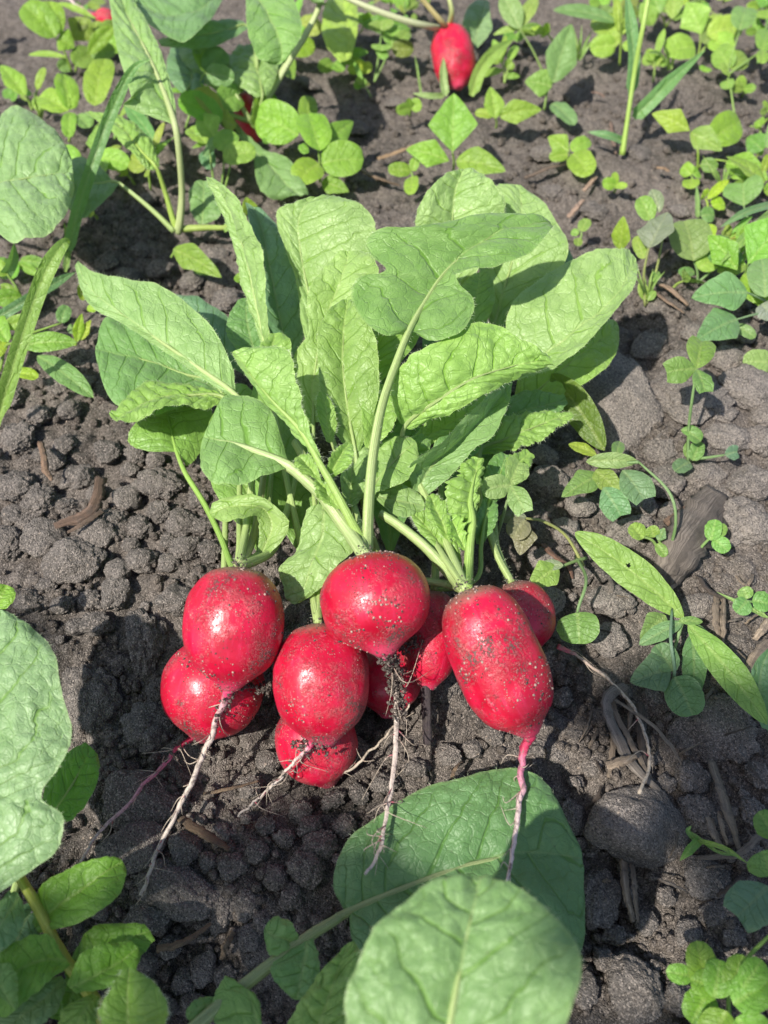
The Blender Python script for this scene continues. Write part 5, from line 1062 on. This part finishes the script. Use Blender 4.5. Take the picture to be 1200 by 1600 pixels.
plant('broad_leaved_weed', 'weed at the right edge with two broad blue green leaves on long stalks', 'weed', (1215,480), [[(1215,490,1),(1195,470,2.6),(1165,456,3.4)],[(1215,500,1),(1190,490,2.4),(1148,500,2.6)]],
      [(1168,458,3.4,1080,466,3.6,62,'ovate'),(1152,499,2.6,1088,532,2.6,58,'ovate'),(1195,465,3.2,1190,405,3.6,50,'oval'),(1150,510,1.6,1180,528,1.4,20,'oval'),(1190,475,2.6,1210,500,2.4,40,'oval',{'tint':(0.24,0.27,0.22)})], (0.155,0.285,0.115))
plant('weed_seedling', 'pale lobed leaf lying at the right edge below the broad blue green leaves', 'weed', (1210,570), [[(1215,572,.8),(1205,568,1)]], [(1208,568,1.2,1160,566,1.3,38,'oval')], (0.24,0.38,0.12))
plant('leafy_weed', 'bushy bright weed in the bottom right corner', 'weed', (1150,1590), [[(1140,1600,.6),(1140,1545,2),(1165,1500,3),(1215,1450,4)]],
      [(1102,1548,2.8,1088,1470,3.2,48,'oval'),(1105,1548,2.6,1080,1600,2.4,54,'oval'),(1115,1560,3.2,1125,1500,3.4,44,'round'),(1100,1530,2.6,1040,1518,2.6,30,'spoon'),(1140,1555,3.4,1160,1492,3.6,40,'oval'),(1145,1570,3.6,1205,1530,3.8,60,'oval'),(1150,1590,3.4,1190,1640,3,70,'oval'),(1135,1580,3.2,1105,1632,2.8,56,'round'),(1160,1545,3.8,1190,1500,4,40,'oval'),(1120,1545,3.0,1078,1530,3,40,'oval')], (0.165,0.335,0.045))
plant('broad_leaved_weed', 'blue green heart shaped leaf at the right edge above the bushy corner weed', 'weed', (1220,1420), [[(1230,1425,.6),(1212,1405,2.4)]],
      [(1200,1385,3.0,1152,1432,3.0,70,'heart',{'tint':(0.115,0.235,0.13)}),(1205,1370,2.6,1190,1330,2.8,60,'oval',{'tint':(0.12,0.27,0.07)}),(1210,1310,2.4,1185,1268,2.6,40,'oval',{'tint':(0.12,0.28,0.06)})], CL)

# ------------------------------------------------------------------ weeds behind
plant('weed_seedling', 'bright weed with one tall diamond leaf and two side leaves right behind the bunch', 'weed', (708,262), [[(708,268,.8),(707,238,2.2)]],
      [(707,238,2.2,709,146,4.4,78,'rhomb',{'roll':.05,'droop':.02}),(702,252,2.0,634,234,2.4,44,'rhomb'),(712,252,2.0,790,268,2.2,46,'ovate')], LIME)
plant('weed_seedling', 'tiny weed with two coin leaves left of the tall diamond leaf', 'weed', (645,285), [[(645,288,.6),(642,268,1.2)]], [(642,268,1.2,606,266,1.4,24,'oval'),(643,276,1.0,643,304,1,24,'round'),(645,268,1.2,650,246,1.8,16,'oval')], LIME)
plant('weed_seedling', 'small seedling with two pointed leaves below the lone far radish', 'weed', (775,190), [[(775,200,.6),(774,185,1.4)]], [(774,186,1.4,766,136,2.6,32,'ovate'),(780,182,1.4,846,172,1.8,34,'ovate'),(770,182,1.4,742,176,1.4,18,'oval')], (0.20,0.34,0.05))
plant('weed_seedling', 'seedling with a tall upright leaf and a round side leaf right of the far radish', 'weed', (850,168), [[(850,172,.5),(856,140,1.6),(864,128,2)]], [(864,130,2.0,893,38,4.6,50,'ovate',{'tint':(0.185,0.31,0.12)}),(862,136,1.8,820,128,2,40,'ovate'),(862,162,.9,898,196,.7,28,'oval',{'tint':(0.15,0.25,0.12)}),(850,150,1,846,138,1.4,14,'oval')], (0.18,0.32,0.06))
plant('weed_seedling', 'narrow leaved weed with a red stem base right of the far radish', 'weed', (848,112), [[(848,112,.5),(832,78,1.8),(812,45,3)]], [(812,46,3,784,-8,4.4,34,'lance',{'tint':(0.19,0.31,0.12)}),(815,42,3,838,-5,4.2,24,'lance'),(806,45,2.8,770,55,2.4,12,'blade'),(812,50,2.8,800,30,3,12,'lance')], (0.21,0.34,0.08))
plant('weed_seedling', 'wispy tuft of seedlings at the foot of the far radish', 'weed', (788,128), [[(788,130,.5),(785,100,1.4)],[(788,130,.5),(795,95,1.6)]], [(785,100,1.4,770,62,2.4,14,'lance'),(795,95,1.6,808,72,2,14,'oval'),(786,110,1.0,752,120,1,12,'lance'),(792,108,1.2,800,96,1.6,18,'oval'),(786,120,.8,812,120,.8,10,'lance'),(780,100,1.4,765,88,1.8,14,'lance'),(784,95,1.6,790,55,2.6,10,'lance')], (0.22,0.37,0.06))
plant('weed_seedling', 'four leaf seedling with one coin shaped leaf alone on the bare soil at right', 'weed', (890,248), [[(890,252,.5),(890,238,1)]], [(889,238,1.2,856,214,1.6,34,'rhomb'),(892,236,1.2,922,220,1.4,26,'oval'),(888,242,1.1,858,248,1,20,'oval'),(895,240,1.1,920,275,.9,40,'round')], LIME)
plant('weed_cluster', 'weed with a long strap leaf and two coin leaves at the upper right', 'weed', (968,100), [[(968,102,.5),(970,60,2.4),(968,15,4.4)]],
      [(964,35,3,864,16,3.6,22,'lance',{'tint':(0.14,0.29,0.12)}),(962,60,2.2,928,28,2.4,36,'oval'),(962,72,1.8,922,78,1.6,34,'oval'),(966,50,2.6,962,-5,4.4,14,'lance'),(972,55,2.6,985,20,3.6,12,'lance'),(968,68,2,945,60,2,26,'oval'),(972,70,2,990,75,2,16,'lance'),(970,45,3,978,30,3.4,10,'lance')], (0.23,0.38,0.05))
plant('weed_cluster', 'patch of rhomb leaved seedlings near the top right corner', 'weed', (1090,85), [[(1090,90,.6),(1094,55,2)],[(1090,90,.6),(1110,60,1.8)]],
      [(1096,54,2,1072,4,3.4,50,'rhomb',{'roll':.2}),(1086,75,1.6,1038,82,1.6,46,'oval'),(1105,55,2,1160,42,2.2,40,'oval'),(1110,45,2.2,1120,22,2.6,24,'oval'),(1098,68,1.6,1118,50,1.8,34,'oval',{'tint':(0.19,0.31,0.1)}),(1112,60,1.8,1140,80,1.6,40,'oval')], (0.26,0.40,0.065))
plant('clover', 'clover on a long bare stem near the top right corner', 'clover', (1148,180), [[(1148,182,.5),(1142,140,1.4),(1138,110,2),(1155,50,3.6)],[(1140,115,2),(1190,80,2.6)]],
      [(1140,108,2,1120,76,2.4,36,'oval'),(1140,108,2,1166,88,2.2,32,'oval'),(1138,110,2,1128,112,2,28,'round'),(1155,48,3.6,1165,12,4,38,'round',{'tint':(0.14,0.27,0.09)}),(1136,125,1.6,1136,140,1.4,22,'oval'),(1152,122,1.4,1162,134,1.2,16,'round'),(1190,80,2.6,1200,50,3,34,'oval'),(1192,80,2.6,1190,100,2.4,20,'oval'),(1104,105,1,1100,112,.9,20,'round',{'tint':LIME})], (0.20,0.35,0.07))
plant('weed_cluster', 'seedling with narrow upright leaves between the grass shoot and the rhomb leaved patch', 'weed', (1022,125), [[(1020,128,.5),(1022,95,1.4)]],
      [(1022,96,1.4,1010,78,2,16,'lance'),(1024,92,1.5,1038,45,2.8,12,'lance'),(1024,100,1.2,1042,96,1.2,18,'oval'),(1018,100,1.2,1005,88,1.4,18,'oval'),(1020,105,1,1035,85,1.6,16,'oval')], (0.22,0.36,0.06))
plant('weed_cluster', 'pair of erect pale leaves behind the tall grass shoot', 'weed', (1040,40), [[(1040,42,.5),(1030,20,1.8)],[(1040,42,.5),(1052,25,1.6)]], [(1030,22,1.8,1012,-25,3,36,'ovate'),(1050,30,1.6,1055,-20,3,28,'ovate'),(1020,40,1.2,1000,5,2.4,30,'ovate'),(1052,32,1.5,1075,18,1.8,12,'lance')], (0.22,0.37,0.065))
plant('weed_seedling', 'three leaved seedling casting a shadow on the bare soil at the right', 'weed', (1090,262), [[(1090,265,.5),(1090,232,1.8),(1080,206,2.2)],[(1090,262,.5),(1110,250,1.2),(1138,252,1.4)]],
      [(1078,205,2.2,1018,178,2.6,38,'rhomb'),(1078,208,2.1,1128,236,1.8,36,'ovate',{'tint':(0.17,0.31,0.06)}),(1110,222,2.0,1156,190,2.4,52,'oval'),(1134,254,1.4,1200,282,1.6,44,'ovate'),(1095,255,1,1120,264,.9,22,'oval',{'tint':(0.15,0.28,0.07)})], (0.22,0.37,0.045))
plant('weed_seedling', 'tiny coin leaved seedling under the three leaved one at the right', 'weed', (1080,285), [[(1080,288,.4),(1080,275,.8)]], [(1080,274,.9,1066,260,1.1,22,'round'),(1082,274,.9,1092,268,1,22,'round'),(1080,280,.7,1078,295,.6,26,'round')], LIME)
plant('weed_seedling', 'yellow green rosette by the thin arching blade on the right', 'weed', (1105,325), [[(1105,330,.5),(1102,310,1)]], [(1102,308,1,1098,300,1.4,20,'lance'),(1105,312,1.2,1138,282,1.8,16,'lance'),(1112,322,.9,1132,318,.9,26,'oval'),(1090,340,.6,1088,290,1.8,8,'blade',{'tint':(0.16,0.3,0.09)}),(1095,338,.7,1116,336,.7,26,'oval',{'tint':(0.17,0.3,0.1)})], (0.26,0.42,0.03))
plant('broad_leaved_weed', 'notched leaf on a stalk at the far right above the arching blade', 'weed', (1165,350), [[(1168,352,.5),(1162,322,1.6)]], [(1162,322,1.6,1160,286,2.2,60,'heart',{'roll':.2})], (0.17,0.31,0.10))
plant('broad_leaved_weed', 'two tone round leaved weed on the right behind the broad blue green leaves', 'weed', (1090,440), [[(1090,442,.5),(1084,408,1.6)],[(1090,442,.5),(1115,420,1.4)]],
      [(1084,408,1.8,1070,345,2.8,66,'round',{'tint':(0.17,0.29,0.10)}),(1092,400,1.9,1112,350,2.4,26,'oval',{'tint':(0.28,0.44,0.04)}),(1090,420,1.4,1122,402,1.6,34,'oval',{'tint':(0.22,0.36,0.07)}),(1110,410,1.6,1150,385,1.8,60,'oval',{'tint':(0.13,0.26,0.07)}),(1120,425,1.4,1170,418,1.4,30,'ovate',{'tint':(0.21,0.35,0.06)}),(1085,425,1,1060,428,1.2,18,'oval')], CL)
plant('weed_seedling', 'erect seedling with a grey green leaf catching light at the right of the bunch', 'weed', (1008,475), [[(1008,478,.5),(1006,430,2),(1014,385,3.4)],[(1010,475,.5),(1026,420,1.8),(1038,360,3)]],
      [(1014,388,3.4,1042,332,4.2,60,'ovate',{'tint':(0.20,0.25,0.19),'roll':.6}),(1016,345,3.8,1000,308,4.4,30,'oval',{'tint':(0.18,0.32,0.06)}),(1030,332,4,1018,296,4.6,24,'lance',{'tint':(0.20,0.28,0.18)}),(1006,405,2.6,992,370,3,20,'oval'),(1008,470,.8,1000,440,1.6,16,'lance'),(1012,470,.8,1024,455,1.2,14,'lance'),(1018,440,1.6,1030,425,1.6,14,'oval')], (0.20,0.34,0.07), stint=(0.26,0.30,0.10))
plant('weed_seedling', 'lone erect leaf glowing against the soil just behind the right leaf of the bunch', 'weed', (968,395), [[(968,400,.6),(968,388,1.2)]], [(968,392,1.2,974,338,3.0,32,'ovate',{'roll':.5})], (0.22,0.37,0.04))
plant('weed_seedling', 'faint small seedling on the soil behind the right of the bunch', 'weed', (905,375), [[(905,378,.5),(908,362,1)]], [(908,362,1,918,342,1.4,20,'oval'),(904,366,.9,892,362,.9,14,'oval'),(904,372,.7,902,385,.6,14,'oval')], (0.20,0.34,0.08))
plant('weed_seedling', 'lush seven leaved seedling on the soil behind the narrow upright leaf', 'weed', (500,280), [[(500,285,.6),(498,255,1.8)],[(500,285,.6),(496,225,2.6)]],
      [(466,212,2.4,402,182,2.8,64,'round'),(480,200,2.4,482,150,3.2,30,'oval'),(500,236,2.6,482,178,3.4,52,'round'),(512,226,2.2,552,190,2.6,36,'ovate'),(502,256,1.9,568,250,2,58,'oval'),(498,256,1.8,464,286,1.6,48,'oval'),(502,285,1,545,300,.8,30,'ovate'),(482,232,2,468,236,2,20,'round')], LIME)
plant('clover', 'clump of clover with folded leaflets in front of the drooping oval leaf', 'clover', (335,300), [[(336,302,.6),(330,255,2.2),(328,235,2.8)],[(344,302,.6),(350,250,2.4)],[(350,300,.6),(360,255,2.2)],[(290,200,1.4),(312,130,3.6),(322,112,4.4)]],
      [(322,113,4.4,308,64,5.2,26,'oval'),(322,113,4.4,352,80,5,38,'oval',{'tint':(0.13,0.26,0.085)}),(322,115,4.4,366,125,4.2,32,'oval',{'tint':(0.13,0.27,0.09)}),(330,160,3,298,150,3.2,44,'round'),(338,170,3,372,148,3.2,44,'heart'),(340,165,3,336,175,2.8,16,'round'),(335,214,3,310,180,3.4,44,'ovate'),(340,235,2.8,368,208,3.2,38,'oval'),(348,248,2.6,400,238,2.8,40,'oval'),(335,235,2.6,322,228,2.6,34,'oval',{'tint':(0.15,0.29,0.1)}),(322,225,2,296,200,2.2,30,'round'),(320,235,1.8,330,265,1.4,26,'oval',{'tint':(0.12,0.24,0.12)})], (0.19,0.35,0.06))
plant('weed_seedling', 'seedling with three fat spoon leaves beside the bent grass blade', 'weed', (110,215), [[(108,222,.6),(108,175,2.4)]],
      [(110,172,2.4,100,116,3.4,36,'oval'),(106,174,2.4,62,150,2.6,42,'oval'),(110,176,2.3,108,216,2,24,'oval'),(148,166,2.4,165,92,3.6,46,'oval',{'label':'tall spoon shaped leaf'}),(145,165,2.4,150,140,2.8,20,'oval'),(120,180,2.2,140,200,2,30,'oval',{'tint':(0.2,0.34,0.11)})], (0.23,0.40,0.045))
plant('weed_seedling', 'pale seedling reaching in from the left edge above the round pale leaf', 'weed', (48,168), [[(50,172,.6),(36,140,1.8)],[(50,172,.6),(60,130,1.8)]], [(40,150,1.8,0,102,2.6,32,'ovate'),(58,140,1.6,70,106,2.6,14,'oval'),(52,168,1,70,160,1.2,22,'oval')], (0.23,0.39,0.05))
plant('weed_seedling', 'floppy leaved seedling near the top left corner', 'weed', (110,110), [[(112,112,.6),(100,80,2),(84,55,3)],[(118,112,.6),(120,80,2)]],
      [(88,58,3,36,8,4.4,48,'oval'),(86,56,3,78,2,4.4,40,'oval'),(90,60,2.8,116,75,2.2,40,'ovate'),(125,50,2.4,136,24,3.2,16,'ovate',{'tint':OLIVE}),(105,90,1.6,44,86,1.6,10,'lance'),(138,85,2,178,42,3.2,24,'lance'),(110,100,1,92,108,1,20,'round',{'tint':(0.2,0.34,0.12)}),(140,85,1.8,180,80,1.6,26,'oval',{'tint':(0.17,0.29,0.1)}),(150,30,1.8,90,5,2.4,10,'lance')], (0.21,0.37,0.045))
plant('weed_seedling', 'low green seedling on the shaded soil under the yellow green top leaf', 'weed', (515,110), [[(515,112,.5),(520,98,1)]], [(520,98,1,500,112,.9,24,'oval'),(522,98,1,536,112,.9,22,'oval'),(525,96,1,570,98,1.2,14,'lance'),(530,90,1.2,575,82,1.6,16,'lance')], (0.17,0.33,0.05))
plant('clover', 'clover with coin leaflets left of the lone far radish', 'clover', (585,125), [[(585,128,.5),(592,85,1.6),(596,50,2.6)],[(585,128,.5),(610,75,2)]],
      [(596,50,2.6,596,32,3,40,'round'),(596,80,2,598,70,2.2,34,'round'),(612,70,2,608,38,2.6,30,'oval'),(615,72,2,640,50,2.4,22,'oval'),(612,78,1.8,646,78,1.8,26,'oval',{'tint':OLIVE}),(605,80,1.8,590,88,1.6,26,'oval')], (0.18,0.32,0.07))
plant('weed_seedling', 'weed with a long horizontal leaf crossed by the blade shadow at the left', 'weed', (0,575), [[(0,580,.6),(10,540,1.8),(35,540,2.4)],[(10,530,1),(50,520,1.8),(95,505,2)]],
      [(30,541,2.4,120,536,2.4,32,'lance'),(58,556,2,146,622,1.6,36,'lance',{'tint':(0.17,0.30,0.11)}),(22,582,1.4,60,590,1.3,22,'oval',{'tint':(0.27,0.42,0.03)}),(12,535,1.8,-20,480,2.2,30,'oval'),(10,510,2,50,500,2.2,24,'oval'),(8,525,1.8,-10,560,1.6,26,'oval',{'tint':(0.25,0.42,0.04)}),(95,505,2,105,478,2.2,22,'oval',{'tint':(0.15,0.29,0.11)})], (0.20,0.36,0.05))
plant('weed_seedling', 'weed with yellowed curled leaves left of the folded leaf tip of the bunch', 'weed', (118,540), [[(118,542,.5),(116,510,1.2)]], [(120,535,1,128,490,2,18,'ovate'),(126,532,1,142,500,1.6,16,'ovate'),(118,520,1.2,106,510,1.2,14,'oval',{'tint':(0.14,0.27,0.11)}),(130,470,1,126,445,1.6,14,'oval'),(136,480,1,150,486,1,12,'oval')], (0.24,0.38,0.03))
plant('weed_seedling', 'fleshy leaf pair at the left edge below the round pale leaf', 'weed', (30,465), [[(35,468,.6),(12,430,1.8)]], [(12,430,1.8,-20,408,2.2,26,'oval'),(35,465,1,-10,470,1.2,30,'lance'),(30,460,1,0,445,1.4,14,'lance')], (0.18,0.34,0.045))
plant('weed_seedling', 'pointed seedling leaves on the dark crumbs between the left stalks and the bunch', 'weed', (268,400), [[(268,402,.5),(272,392,1)]], [(270,390,1,346,434,1,40,'ovate'),(300,420,.6,342,424,.6,20,'oval',{'tint':(0.13,0.27,0.07)})], (0.19,0.34,0.05))
plant('weed_seedling', 'small leaf tip peeping out left of the dark upright leaf of the bunch', 'weed', (392,350), [[(392,352,1),(392,335,2)]], [(392,338,2,384,308,3,26,'ovate'),(380,440,2,368,430,2.2,18,'oval')], (0.20,0.35,0.04))

top_named = []
WEEDS = [o for o in COL.objects if o.parent is None and o.type == 'EMPTY' and o.name.startswith(('weed_seedling', 'weed_cluster', 'clover')) and o.location.y > 0.16]
def more(spots, label, group):
    for x, y in spots:
        src = random.choice(WEEDS); e = src.copy(); COL.objects.link(e); e.location = G(x, y)
        e.rotation_euler = (random.uniform(-.15, .15), random.uniform(-.15, .15), random.uniform(-.9, .9)); e.scale = [random.uniform(.65, 1.0)] * 3
        tag(e, label, 'weed', group); top_named.append((e, x, y, src.scale[0] * random.uniform(.9, 1)))
        for ch in src.children:
            q = ch.copy(); COL.objects.link(q); q.parent = e
            q.color = [max(0.02, t * random.uniform(.72, 1.05)) for t in ch.color[:3]] + [1]
more([(30,150),(15,60),(60,250),(150,90),(130,20),(205,215),(225,70),(260,235),(310,210),(350,235),(400,150),(255,300),(440,110),(60,330),(20,420),(170,270),(420,40)], 'small green weed in the crowded growth at the upper left behind the bunch', 'weeds crowding the upper left')
more([(930,60),(1000,30),(1130,40),(1180,100),(1190,330),(1150,300),(1130,390),(1180,430),(1200,30),(820,20),(1190,260)], 'small green weed in the scattered growth at the upper right', 'weeds scattered over the upper right')
more([(600,30),(640,60),(540,60),(480,60),(575,150),(800,60)], 'small blurred weed near the lone far radish', 'weeds round the far radish')

# tiny seedlings dotted over the blurred soil
TINY = 'tiny seedlings on the blurred soil'
proto = None
for (x, y) in ((44,367),(1180,60),(935,15),(1060,12),(1160,150),(1190,180),(960,300),(1195,225),(240,20),(560,120),(640,180),(1010,60),(1185,20),(1130,5),(870,70),(1165,300),(1050,455),(1140,470),(205,285),(150,345),(610,10),(575,45),(1190,400),(1150,430)):
    if proto is None or random.random() < .34:
        e = plant('tiny_seedling', 'tiny bright green seedling dotted on the blurred soil behind the bunch', 'seedling', (x, y), [[(x, y, .3), (x + 2, y - 10, 1.0)]],
              [(x + 2, y - 10, 1.0, x + random.uniform(14, 24), y - random.uniform(4, 22), 1.3, random.uniform(14, 22), 'oval'), (x + 2, y - 10, 1.0, x - random.uniform(12, 22), y - random.uniform(4, 20), 1.2, random.uniform(13, 20), 'oval'), (x + 2, y - 10, 1.0, x + random.uniform(-6, 8), y - random.uniform(24, 34), 1.7, random.uniform(12, 18), 'oval')], vary((0.22, 0.38, 0.05)), group=TINY)
        proto = e; top_named.append((e, x, y, 1))
    else:
        e = proto.copy(); COL.objects.link(e); e.location = G(x, y); e.rotation_euler = (0, 0, random.uniform(0, 6.28)); e.scale = [random.uniform(.7, 1.2)] * 3
        top_named.append((e, x, y, e.scale[0]))
        for ch in proto.children:
            c = ch.copy(); COL.objects.link(c); c.parent = e

# ------------------------------------------------------------------ straw, bark and twigs
scraps = []
def straw(label, pts, wpx, tint=(1, 1, 1), flat=.28, group=None, name='straw', r=None):
    pp = [G(x, y, h) for x, y, h in pts]; base = pp[0]
    s = px_size(base) * wpx * .44
    k = len(pp); rr = [s * .9] + [s] * (k - 2) + [s * .55] if r is None else [s * q for q in r]
    if k == 2: pp = [pp[0], (pp[0] + pp[1]) / 2 + np.array([.0005, .0004, .0006]), pp[1]]; rr = [s * .9, s, s * .7]
    o = tube(name, [q - base for q in pp], [q * flat for q in rr], M_STRAW, None, 11, 26, 1 / flat, .12, tint, .0002, int(pts[0][0]))
    o.location = base
    if group: scraps.append((o, pts[0][0], pts[0][1], math.hypot(pts[-1][0] - pts[0][0], pts[-1][1] - pts[0][1])))
    return tag(o, label, 'straw' if name == 'straw' else name.replace('_', ' '), group)
GREY = (.95, .97, 1.0); TAN = (1.15, 1.08, .98); DK = (.42, .38, .36); PALEW = (1.4, 1.3, 1.15)
LIT = 'broken straw in the litter at the right'
straw('bent grey straw ribbon arching from the top of the straw tangle', [(978,1072,.9),(952,1088,1.2),(948,1110,1.2),(965,1150,1.0),(985,1190,.8),(1030,1235,.5)], 18, GREY)
straw('brown straw strand running down beside the bent grey ribbon', [(955,1090,.9),(970,1130,.8),(995,1175,.7),(1020,1222,.4)], 12, TAN)
straw('thin pale straw curving away from the tangle to the lower right', [(955,1090,1.1),(1010,1125,1.2),(1045,1160,1.0),(1065,1195,.6)], 9, TAN)
straw('short pale straw laid crosswise over the tangle', [(948,1196,1.3),(970,1188,1.5),(995,1180,1.4)], 14, PALEW)
straw('upright stub of straw left in the tangle', [(958,1140,.4),(958,1170,.5),(952,1215,.3)], 12, TAN)
straw('vertical frayed straw right of the tangle', [(1000,1100,.4),(1002,1150,.6),(1010,1210,.4)], 14, DK)
straw('slim dark straw beside the frayed one', [(975,1075,.5),(985,1110,.6),(982,1150,.4)], 10, TAN)
straw('twin pale straw stub standing below the big egg shaped clod', [(975,1345,.5),(978,1385,1.0),(990,1440,.5)], 16, PALEW)
straw('second half of the split straw stub below the egg shaped clod', [(986,1348,.5),(992,1390,1.0),(996,1442,.4)], 10, TAN)
straw('pale flat chip of straw right of the egg shaped clod', [(1108,1278,.9),(1115,1300,1.1),(1128,1325,.7)], 18, PALEW)
straw('narrow pale chip leaning on the flat one', [(1124,1268,.9),(1128,1290,1.1),(1136,1320,.7)], 10, PALEW)
straw('long brown straw strip running down the right litter', [(1112,1190,.7),(1125,1230,1.0),(1140,1275,1.0),(1155,1325,.5)], 22, (.9, .85, .75))
straw('curved grey straw at the right edge below the litter', [(1215,1290,.8),(1185,1308,1.2),(1150,1335,1.0),(1090,1340,.5)], 14, GREY)
straw('thick tan stalk piece at the right edge behind the lance leaf', [(1200,1000,1.0),(1180,1025,1.2),(1158,1060,.8)], 18, PALEW)
straw('upright brown straw strips beneath the leaning clover', [(1120,930,.6),(1118,965,.8),(1125,1005,.4)], 12, TAN)
straw('second brown strip beneath the leaning clover', [(1132,935,.6),(1132,970,.8),(1130,1015,.4)], 10, TAN)
straw('chipped pale straw end at the right edge under the clover', [(1205,965,1.0),(1190,985,1.1),(1178,1000,.8)], 16, (1.7, 1.6, 1.45))
straw('dark straw hooked near the leaning clover', [(1090,900,.6),(1110,925,1.0),(1140,935,.9)], 12, DK)
straw('chunky tan straw stub behind the erect grey green seedling', [(1022,440,.6),(1050,455,.9),(1075,478,.5)], 20, (1.4, 1.15, .95))
straw('second straw stub under the chunky tan one', [(1018,452,.5),(1042,470,.7),(1070,490,.3)], 12, (1.2, 1.0, .85))
straw('pale splinter of straw on the bare soil at upper right', [(912,298,.4),(932,276,.5)], 9, (1.7, 1.4, 1.2))
straw('short pinkish splinter right of the bunch', [(888,340,.3),(912,312,.4)], 9, (1.7, 1.4, 1.25))
straw('short tan chip on the soil under the three leaved seedling', [(1026,262,.4),(1046,268,.4)], 9, (1.7, 1.35, 1.0))
straw('pinkish chip near the foot of the grass shoot', [(925,144,.4),(945,152,.4)], 9, (1.4, 1.05, .95))
straw('long tan straw lying behind the bright diamond leaf', [(590,248,.6),(625,236,.8),(655,224,.6)], 11, (1.5, 1.2, .85))
straw('flat brown straw beside the seven leaved seedling', [(560,262,.4),(590,278,.5),(625,290,.3)], 14, (.9, .72, .55))
straw('faint straw on the soil right of the diamond leaf', [(820,278,.3),(860,262,.5),(895,254,.4)], 8, (.8, .68, .6))
straw('short straw by the red stemmed seedling', [(955,190,.3),(958,215,.5),(962,240,.3)], 8, (1.2, .95, .85))
straw('bent dry straw on the clods at the left', [(62,690,.7),(68,715,1.1),(70,735,1.0),(82,750,.8)], 9, (1.35, 1.05, .85))
straw('strip of dry bark lying across the clods at the left', [(155,745,.9),(150,775,1.1),(135,800,.9),(85,820,.6)], 20, (.72, .56, .48))
straw('thin dry stem between the left clods', [(160,798,.8),(135,815,.9),(105,832,.7)], 8, (.7, .58, .5))
straw('curved tan straw on the dark clods at the lower left', [(245,1482,.6),(285,1472,1.0),(330,1442,.7)], 12, (1.0, .82, .6))
straw('brown root piece lying below the crossing taproots', [(282,1278,.7),(315,1300,.9),(358,1326,.5)], 18, (.7, .58, .42))
straw('small dark straw stub near the bottom clods', [(365,1455,.5),(352,1480,.7),(345,1500,.4)], 12, (.75, .65, .52))
straw('thin tan straw under the lowest radish', [(318,1240,.5),(360,1232,.7),(405,1220,.5)], 6, (1.0, .85, .65))
straw('tan sliver above the flat dull leaf', [(705,1216,.5),(712,1200,.8),(722,1190,.5)], 7, (1.1, .9, .7))
straw('reddish brown strip beside the withered weed', [(848,850,.6),(865,868,1.0),(888,885,.7),(895,905,.4)], 14, (.95, .62, .50))
straw('brown strip crossing under the curved weed stem', [(1040,818,.6),(1070,798,.9),(1095,780,.5)], 16, (.8, .62, .52))
straw('thick dark root stump slanting out of the soil at the right', [(1125,775,.4),(1095,815,.8),(1065,858,.8),(1035,910,.1)], 56, (.55, .55, .56), .5, None, 'root_stump', [.8, 1.0, .95, .6])
straw('dry stem near the right edge among the crust', [(1180,800,.6),(1150,792,.8)], 6, DK)
for i, (a, b) in enumerate((((1150,900),(1185,925)),((1165,975),(1200,955)),((1140,1010),(1170,1035)),((1190,1060),(1160,1085)),((1060,1180),(1100,1160)),((1130,1150),(1175,1135)),((1060,1300),(1045,1340)),((925,1110),(905,1160)),((1030,1010),(1060,1035)),((1100,1030),(1070,1050)),((940,1230),(915,1265)),((1170,1190),(1195,1225)),((1020,1370),(1075,1395)),((1160,1370),(1120,1400)),((930,1480),(965,1500)))):
    straw('thin scrap of straw in the litter at the lower right', [(a[0], a[1], .5), ((a[0] + b[0]) / 2 + random.uniform(-8, 8), (a[1] + b[1]) / 2, .8), (b[0], b[1], .4)], random.uniform(4, 9), random.choice((GREY, TAN, DK, PALEW)), .4, LIT)
for _ in range(34):
    x = random.uniform(890, 1195); y = random.uniform(890, 1440); an = random.uniform(0, 3.14); l = random.uniform(9, 34)
    if math.hypot(x - 988, y - 1293) < 75: continue
    straw('thin scrap of straw in the litter at the lower right', [(x, y, .25), (x + math.cos(an) * l * .5 + random.uniform(-4, 4), y + math.sin(an) * l * .5, .6), (x + math.cos(an) * l, y + math.sin(an) * l, .2)], random.uniform(3, 8), random.choice((GREY, TAN, DK, PALEW, GREY)), .4, LIT)
TOP = [('the lone far radish', 708, 100), ('the tall grass shoot', 985, 140), ('the four leaf seedling', 890, 240), ('the bright diamond leaf', 708, 210), ('the round pale left leaf', 50, 270), ('the bent grass blade', 155, 240),
 ('the long crinkled leaf', 230, 90), ('the pink bulb shoulder', 388, 165), ('the seven leaved seedling', 500, 230), ('the drooping oval leaf', 430, 50), ('the yellow green top leaf', 535, 50), ('the rhomb leaved patch', 1085, 60),
 ('the three leaved seedling', 1090, 220), ('the arching blue green blade', 1170, 340), ('the two tone round leaves', 1085, 400), ('the grey green upright leaf', 1025, 370), ('the strap leaved weed', 940, 50), ('the top left corner', 10, 10), ('the top right corner', 1190, 10), ('the two blue green leaves', 1120, 490), ('the left stalks', 275, 355), ('the broad left grass blade', 60, 450)]
say_which(top_named, TOP)
say_which([q for q in clod_named if q[0].get('group', '').startswith('small clods')] + scraps, MARKS)
print('objects', len(bpy.data.objects), 'tris', sum(len(m.loop_triangles) if not m.calc_loop_triangles() else 0 for m in bpy.data.meshes))
